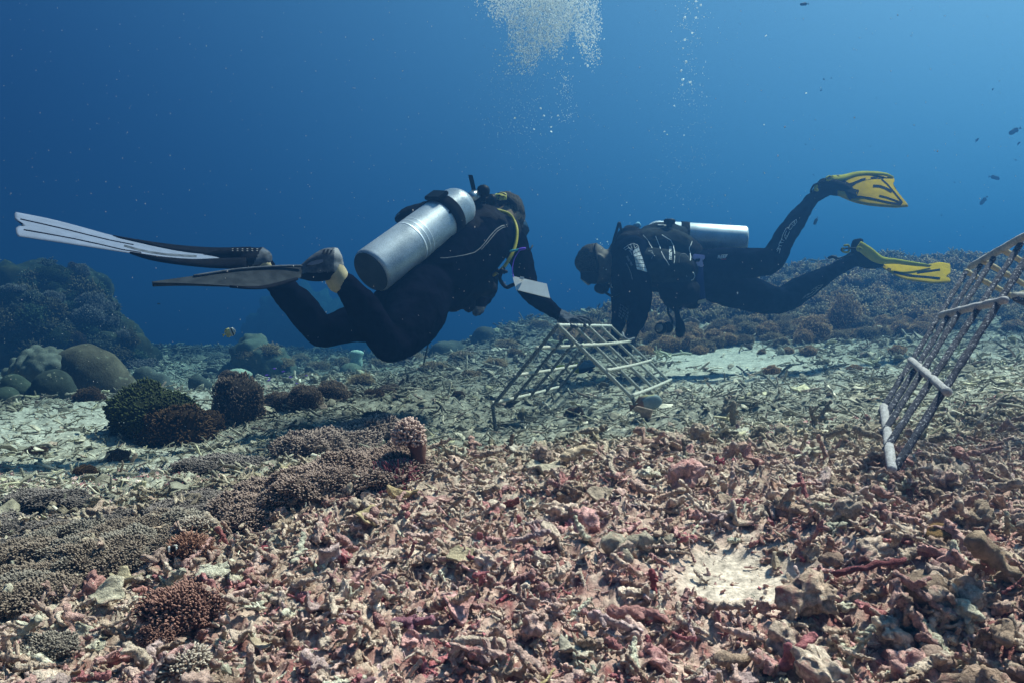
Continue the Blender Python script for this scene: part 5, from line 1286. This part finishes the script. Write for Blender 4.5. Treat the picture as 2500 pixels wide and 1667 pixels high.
# yellow fins
def yfin(parent, up, top_edge, low_edge, rail_top, pocket, stripes, logo, label, rail_low=None, notch=None, nd=None):
    f = fin(parent, label)
    bl = ribbon(top_edge, low_edge, 40, 13, .010, .006, notch=(9, nd) if nd else None)
    bo = part_from('blade', bl, FYEL, f)
    tb_ = bvh(np_mesh('q', bl[0], bl[1]))
    decal('stripe', stripes, [tb_], FBLACK, bo, .005, .002)
    decal('logo', logo, [tb_], FBLACK, bo, .005, .002)
    part_from('rail', rail_top, FYEL2, f)
    if rail_low is not None: part_from('rail', rail_low, FYEL, f)
    mp = fuse(pocket, .006, 3); mp.materials.append(FBLACK); link('foot_pocket', mp, f)
    return f
S4 = lambda pts, w_: stroke_polys(Z4(pts), w_)
z4 = lambda x, y, d: (1700 + x / 3.36, 380 + y / 3.36, d)
fA = yfin(d2, 1, [z4(1615, 185, 4.95), z4(1500, 165, 4.93), z4(1400, 155, 4.9), z4(1300, 165, 4.88), z4(1200, 195, 4.85), z4(1150, 215, 4.84)][::1],
          [z4(1740, 420, 4.62), z4(1640, 428, 4.62), z4(1500, 420, 4.64), z4(1380, 405, 4.67), z4(1280, 380, 4.72), z4(1160, 330, 4.76)],
          ribbon([z4(1618, 178, 4.94), z4(1540, 146, 4.93), z4(1400, 133, 4.92), z4(1300, 138, 4.9), z4(1200, 160, 4.86), z4(1110, 165, 4.84)], [z4(1600, 192, 4.93), z4(1540, 166, 4.9), z4(1400, 160, 4.88), z4(1300, 172, 4.86), z4(1200, 205, 4.82), z4(1115, 215, 4.80)], 30, 6, .014, .004),
          [chain([(2012, 452, 4.82, 17), (2035, 458, 4.82, 20), (2060, 464, 4.80, 16), (2080, 470, 4.79, 8)], 16, 18), chain([(2020, 440, 4.84, 8), (2045, 436, 4.84, 8)], 8, 10)],
          S4([(1240, 245), (1300, 225), (1360, 200), (1450, 185), (1540, 182), (1590, 188)], 6) + S4([(1450, 250), (1500, 252), (1550, 268), (1605, 298)], 6.5) + S4([(1500, 330), (1560, 345), (1620, 365), (1690, 392)], 4) + S4([(1290, 345), (1340, 338), (1420, 350), (1560, 382), (1680, 402), (1735, 412)], 4.5)
          + S4([(1255, 290), (1265, 255), (1300, 235)], 3) + S4([(1250, 300), (1265, 330), (1300, 345)], 4) + S4([(1520, 195), (1570, 240), (1620, 300), (1690, 385), (1740, 412)], 4) + S4([(1180, 230), (1240, 262), (1290, 350)], 22),
          text_polys('m', 1700 + 1308 / 3.36, 380 + 290 / 3.36, 18, math.radians(10), .2, .05), 'yellow fin held highest behind the right diver', nd=[.0, .02, .10, .28, .36, .38, .34, .29, .23, .17, .1, .03, .0])
part_from('buckle', merge([px_tube([z4(1090, 170, 4.78), z4(1062, 190, 4.77), z4(1080, 205, 4.77), z4(1110, 190, 4.77), z4(1098, 172, 4.77)], .006, 8, 16), px_tube([z4(985, 250, 4.78), z4(975, 275, 4.78), z4(990, 285, 4.78)], .010, 8, 8)]), FYEL2, fA)
part_from('heel_strap', px_tube([z4(1070, 195, 4.77), z4(1010, 225, 4.77), z4(965, 245, 4.79), z4(940, 290, 4.82), z4(945, 330, 4.85)], .006, 8, 24), BLACK, fA)
fB = yfin(d2, 1, [z4(2080, 890, 5.12), z4(1990, 878, 5.12), z4(1900, 895, 5.1), z4(1750, 905, 5.1), z4(1620, 890, 5.08), z4(1500, 880, 5.05)],
          [z4(2085, 1040, 4.86), z4(1980, 1048, 4.86), z4(1880, 1042, 4.86), z4(1700, 1012, 4.9), z4(1600, 965, 4.93), z4(1500, 905, 5.0)],
          ribbon([z4(1925, 905, 5.03), z4(1780, 875, 5.0), z4(1640, 848, 4.97), z4(1530, 830, 4.96), z4(1440, 760, 4.95), z4(1350, 703, 4.95)], [z4(1915, 915, 5.02), z4(1780, 905, 4.98), z4(1640, 890, 4.96), z4(1500, 888, 4.95), z4(1400, 840, 4.95), z4(1310, 760, 4.95)], 30, 7, .016, .006),
          [chain([(2092, 600, 5.04, 14), (2100, 625, 5.03, 20), (2125, 640, 5.02, 17), (2150, 647, 5.0, 8)], 16, 18), chain([(2088, 592, 5.03, 8), (2100, 590, 5.03, 8)], 6, 10)],
          S4([(1810, 962), (1900, 950), (2000, 936), (2100, 928)], 5) + S4([(1550, 948), (1620, 955), (1700, 975), (1800, 990), (1900, 998), (2000, 1008), (2085, 1018)], 5) + S4([(1530, 945), (1525, 920), (1550, 905)], 3) + S4([(1760, 918), (1830, 905)], 4)
          + S4([(1895, 885), (1990, 877), (2080, 895), (2108, 925), (2105, 965)], 3),
          text_polys('m', 1700 + 1580 / 3.36, 380 + 932 / 3.36, 12, math.radians(12), .2, .05), 'lower yellow fin in front of the slope', nd=[.05, .0, .0, .0, .02, .0, .0, .02, .22, .3, .1, .0, .02])
part_from('buckle', merge([px_tube([z4(1320, 765, 4.93), z4(1335, 755, 4.93), z4(1355, 768, 4.93), z4(1340, 782, 4.93), z4(1320, 775, 4.93)], .007, 8, 16), px_tube([z4(1215, 740, 4.98), z4(1250, 740, 4.98), z4(1250, 790, 4.98), z4(1205, 790, 4.98), z4(1200, 760, 4.98)], .007, 8, 16)]), FYEL2, fB)
part_from('heel_strap', px_tube([z4(1320, 765, 4.94), z4(1270, 762, 4.96), z4(1225, 765, 4.98), z4(1190, 770, 5.02), z4(1200, 790, 5.08)], .006, 8, 24), BLACK, fB)
part_from('ankle_strap', merge([px_tube([z4(1090, 840, 4.96), z4(1120, 832, 4.95), z4(1150, 845, 4.95)], .010, 8, 10), px_tube([z4(1160, 850, 4.95), z4(1200, 835, 4.95), z4(1235, 820, 4.95), z4(1270, 815, 4.95)], .004, 8, 12)]), BLACK, d2)

# ------------------------------------------------------------------ fish
FISH_MAT = tinted('fish_skin', rough=.45, nscale=80, namp=.15, bump=0)
def fish(px, py, d, L_px, H, ang, yaw, colfn, label, cat='fish', group=None, tail=.22, name='fish', thick=.16):
    """body + fins as one mesh; x runs from snout (-.5) to tail base (.32)"""
    n, m = 26, 16
    xs = np.linspace(-.5, .32, n); t = (xs + .5) / .82
    prof = H * .5 * np.sin(np.pi * np.clip(t, 0, 1) ** .72) ** .8 * (1 - .25 * t) + .018
    th = np.linspace(0, 2 * math.pi, m, endpoint=False)
    V = np.array([(x, thick * .5 * p_ / (H * .5) * math.cos(a), p_ * math.sin(a)) for x, p_ in zip(xs, prof) for a in th])
    F = []
    for i in range(n - 1):
        for j in range(m):
            a, b = i * m + j, i * m + (j + 1) % m; F += [(a, b, b + m), (a, b + m, a + m)]
    parts = [(V, np.array(F))]
    def flat(pts):
        pts = np.array([(x, 0, z) for x, z in pts]); k = len(pts); A_ = pts + [0, -.006, 0]; B_ = pts + [0, .006, 0]
        F_ = []
        for i in range(1, k - 1): F_ += [(0, i, i + 1), (k, k + i + 1, k + i)]
        for i in range(k):
            j = (i + 1) % k; F_ += [(i, k + i, k + j), (i, k + j, j)]
        return np.vstack([A_, B_]), np.array(F_)
    parts.append(flat([(.30, 0), (.36, .03), (.5, tail * .55), (.47, 0), (.5, -tail * .55), (.36, -.03)]))
    parts.append(flat([(-.2, H * .42), (-.1, H * .56), (.15, H * .56), (.32, H * .22), (.2, H * .2), (0, H * .38)]))
    parts.append(flat([(0, -H * .42), (.1, -H * .54), (.3, -H * .24), (.2, -H * .2)]))
    V, F = merge(parts)
    cols = np.array([colfn(v[0], v[2] / (H * .5)) for v in V])
    M = Matrix.Rotation(yaw, 3, 'Z') @ Matrix.Rotation(ang, 3, 'Y')
    V = V @ np.array(M).T * (L_px / FP * d) + np.array(P(px, py, d))
    return link(name, np_mesh(name, V, F, cols, mats=[FISH_MAT]), label=label, cat=cat, group=group)
def butterfly(x, z):
    if x > .24: return (.70, .55, .04)
    if x > -.12: return (.62, .50, .20) if z < .6 else (.62, .50, .05)
    if x > -.22: return (.60, .62, .58)
    if x > -.33: return (.02, .025, .03)
    if x > -.42: return (.62, .64, .62)
    return (.25, .28, .3)
fish(559, 813, 3.6, 34, .62, math.radians(22), math.pi, butterfly, 'yellow and white butterfly fish with a black head band', 'butterfly fish', name='butterfly_fish')
fish(1576, 985, 3.15, 85, .42, math.radians(12), math.pi * 1.05, lambda x, z: (.16, .09, .05) if x > .08 else ((.40, .36, .05) if z > .95 else (.20, .26, .27)), 'brown and grey fish with yellow back edge at the right leg of the small frame', name='reef_fish')
fish(1432, 895, 4.7, 70, .42, math.radians(-6), 0, lambda x, z: (.55, .50, .04) if x < -.3 else ((.12, .20, .26) if z > -.1 else (.03, .035, .05)), 'blue grey fish with yellow snout behind the small frame', name='reef_fish')
fish(1372, 895, 4.6, 30, .3, 0, 0, lambda x, z: (.50, .50, .04), 'small bright yellow fish inside the small frame', name='reef_fish')
for i, (x, y) in enumerate([(652, 915), (669, 899), (658, 923), (655, 928), (692, 906), (748, 916), (710, 920), (515, 988), (725, 935)]):
    fish(x, y, 5.5, 10 - (i % 3), .32, math.radians(-8 + 6 * (i % 4)), math.pi * (i % 2), lambda x, z: (.28, .10, .75), 'tiny violet fish above the hazy rubble left of centre', 'fish', 'tiny violet reef fish', name='reef_fish')
dk = lambda x, z: (.03, .035, .045)
for x, y, d, l, a, lab in [(2478, 320, 9, 34, -28, 'dark fish silhouette highest at the right edge'), (2427, 434, 11, 28, -12, 'faint grey fish in the water below the highest right one'), (2402, 490, 11, 28, -48, 'faint slanted fish above the big frame'), (1992, 540, 8, 22, -65, 'small dark fish behind the right divers raised shin'),
                           (1964, 11, 6, 22, -5, 'small dark fish at the top edge'), (2385, 343, 10, 13, 50, 'speck sized dark fish left of the right edge fish'), (2487, 351, 10, 12, 50, 'speck sized dark fish below the right edge fish'), (388, 742, 7, 9, 0, 'speck sized dark red fish between the reef and the fins')]:
    fish(x, y, d, l, .34, math.radians(a), math.pi if x % 2 else 0, dk, lab, name='reef_fish')
for i in range(16):
    x, y = random.uniform(1950, 2500), random.uniform(180, 600)
    fish(x, y, 12, random.uniform(4, 7), .4, random.uniform(-1.5, 1.5), 0, dk, 'tiny far fish speck in the open water at the right', 'fish', 'far school of tiny fish at the right', name='reef_fish')
fish(425, 1338, 1.33, 36, .45, 0, .5, lambda x, z: (.85, .85, .8) if (-.38 < x < -.25 or .1 < x < .2) else (.02, .012, .01), 'little black fish with two white bars under the orange soft coral', 'fish', name='reef_fish')

# ------------------------------------------------------------------ bubbles
BUB, t, b = node_mat('air_bubble')
b.inputs['Base Color'].default_value = (.93, .98, 1, 1); b.inputs['Roughness'].default_value = .2; b.inputs['Specular IOR Level'].default_value = 1.0
tl = t.nodes.new('ShaderNodeBsdfTranslucent'); tl.inputs['Color'].default_value = (.93, .98, 1, 1)
mxs = t.nodes.new('ShaderNodeMixShader'); mxs.inputs['Fac'].default_value = .6
t.links.new(b.outputs['BSDF'], mxs.inputs[1]); t.links.new(tl.outputs['BSDF'], mxs.inputs[2]); t.links.new(mxs.outputs['Shader'], t.nodes['Material Output'].inputs['Surface'])
def bubble_pts(n, rs, fn): return [fn(rs) for _ in range(n)]
rs = np.random.RandomState(77)
small, big = [], []
def add(px, py, d, r_px, lst):
    p = P(px, py, d); lst.append((p.x, p.y, p.z, r_px / FP * d))
# main plume
for _ in range(26000):
    u = rs.rand() ** 1.9; py = -45 + u * 225
    k_ = rs.rand()
    c = rs.normal(1345, 58) if k_ < .55 else rs.uniform(1235, 1470) if k_ < .9 else rs.normal(1215, 22)
    edge = 118 + 30 * math.sin(c / 33.) + 16 * math.sin(c / 12. + 1) + (26 if c > 1405 else 0) - (55 if c < 1240 else 0)
    if rs.rand() > 1 / (1 + math.exp((py - edge) / 9.)): continue
    if rs.rand() > 1 / (1 + math.exp((c - 1462 + 6 * math.sin(py / 14.)) / 5.)): continue
    add(c, py, rs.uniform(3.6, 4.3), .5 + .55 * rs.rand() + 1.6 * rs.rand() ** 8, small)
for _ in range(260): add(rs.normal(1265, 26), rs.uniform(90, 185), rs.uniform(3.7, 4.2), rs.uniform(.6, 1.5), small)
for _ in range(300): add(rs.normal(1255, 42), rs.uniform(170, 330), rs.uniform(3.7, 4.2), rs.uniform(.35, .85), small)
for _ in range(150): add(1215 + rs.uniform(-25, 25), rs.uniform(-20, 40), rs.uniform(3.7, 4.2), rs.uniform(.5, 1.2), small)
for _ in range(160): add(rs.normal(1380, 14), rs.uniform(150, 300), rs.uniform(3.7, 4.2), rs.uniform(.4, 1.1), small)
for _ in range(300): add(rs.normal(1300, 70), rs.uniform(180, 420), rs.uniform(3.7, 4.2), rs.uniform(.3, .6), small)
for _ in range(260): add(rs.normal(1685, 22), rs.uniform(-20, 260), rs.uniform(4.6, 5.1), rs.uniform(.4, 1.1), small)
for _ in range(320): add(rs.normal(1685, 45), rs.uniform(200, 500), rs.uniform(4.6, 5.1), rs.uniform(.3, .6), small)
for _ in range(60): add(rs.normal(1560, 90), rs.uniform(380, 560), rs.uniform(4.6, 5.1), rs.uniform(.3, .7), small)
def flatb(lst, sub):
    V0, F0 = ico(sub); L_ = np.array(lst); n = len(L_)
    st = np.stack([rs.uniform(.8, 1.1, n), np.ones(n), rs.uniform(.9, 1.7, n)], -1)
    V = V0[None] * st[:, None] * L_[:, 3][:, None, None] + L_[:, None, :3]
    F = F0[None] + (np.arange(n) * len(V0))[:, None, None]
    return V.reshape(-1, 3), F.reshape(-1, 3)
V, F = flatb(small, 1)
link('bubble_cloud', np_mesh('bubble_cloud', V, F, mats=[BUB]), kind='stuff', label='white cloud of tiny exhaled bubbles rising to the top edge', cat='bubbles')
spec = [(1219, 162), (1265, 171), (1275, 181), (1382, 190), (1377, 210), (1304, 316), (1345, 311), (1346, 322), (1320, 265), (1328, 283), (1362, 283), (1257, 289), (1347, 192), (1334, 18), (1335, 66), (1294, 31), (1251, 19), (1242, 38), (1262, 47), (1410, 4), (1361, 36), (1386, 48), (1421, 143), (1400, 142), (1354, 34),
        (1251, 135), (1262, 139), (1237, 138), (1259, 125), (1310, 30), (1278, 96), (1475, 96), (1470, 71), (1435, 161), (1418, 130), (1298, 160), (1699, 4), (1679, 23), (1702, 20), (1672, 43), (1699, 44), (1719, 42), (1639, 78), (1690, 81), (1672, 98), (1668, 119), (1711, 13), (1675, 151), (1676, 153), (1667, 195), (1666, 208), (1685, 202),
        (1646, 259), (1622, 322), (1629, 329), (1670, 331), (1663, 173), (1455, 583), (1458, 585), (1466, 594), (1470, 597), (1483, 591), (1485, 597), (1474, 655), (1480, 659), (1468, 607), (1538, 526), (1518, 502), (1668, 500), (1777, 517), (1530, 495), (1870, 88), (1968, 228), (1865, 305)]
bm_ = np_mesh('bubble', *flatb([(0, 0, 0, 1)], 2), mats=[BUB])
for i, (x, y) in enumerate(spec):
    d = 4.0 if x < 1480 and y < 400 else 4.8
    p = P(x, y, d); r = rs.uniform(1.5, 3.2) / FP * d * (.6 if y > 480 else 1)
    o = bpy.data.objects.new('bubble', bm_); C.objects.link(o); o.location = p; o.scale = (r * rs.uniform(.9, 1.2), r, r * rs.uniform(.6, .9)); o.rotation_euler = (0, rs.uniform(-.8, .8), 0)
    tag(o, 'shiny single air bubble ' + ('rising in the wide plume above the left diver' if (x < 1480 and y < 400) else 'rising above the right divers shoulders' if y < 480 else 'close around the right divers head and back'), 'bubble', 'larger single bubbles')
# drifting particles
mot = []
for _ in range(1100):
    d = rs.uniform(.9, 4.5); add(rs.uniform(-50, 2550), rs.uniform(-30, 1150), d, rs.uniform(.45, 1.05) * (1.0 if rs.rand() > .05 else 1.9), mot)
V, F = flatb(mot, 1)
MOTE = plain('drifting_plankton', (.48, .50, .52), .8)
link('plankton', np_mesh('plankton', V, F, mats=[MOTE]), kind='stuff', label='pale specks of plankton drifting through the water', cat='plankton')

# ------------------------------------------------------------------ water body as an even haze
hz, t, b = node_mat('sea_water')
t.nodes.remove(b)
pv = t.nodes.new('ShaderNodeVolumePrincipled')
pv.inputs['Color'].default_value = (.015, .058, .148, 1)
pv.inputs['Density'].default_value = .225
pv.inputs['Anisotropy'].default_value = .55
pv.inputs['Absorption Color'].default_value = (.09, .40, .55, 1)
t.links.new(pv.outputs['Volume'], t.nodes['Material Output'].inputs['Volume'])
zmin = float(Z.min()) - 1.0
V, F = box(((0), 17, (zmin + 2.3) / 2), (84, 0, 0), (0, 22, 0), (0, 0, (2.3 - zmin) / 2))
link('haze', np_mesh('haze', V, F, smooth=False, mats=[hz]), kind='stuff', label='blue sea water', cat='water')

# everything is wetted: surfaces meet water, not air, so their relative index is low
for m in bpy.data.materials:
    p = m.node_tree.nodes.get('Principled BSDF') if m.use_nodes else None
    if p and m.name not in ('air_bubble',): p.inputs['IOR'].default_value = 1.16
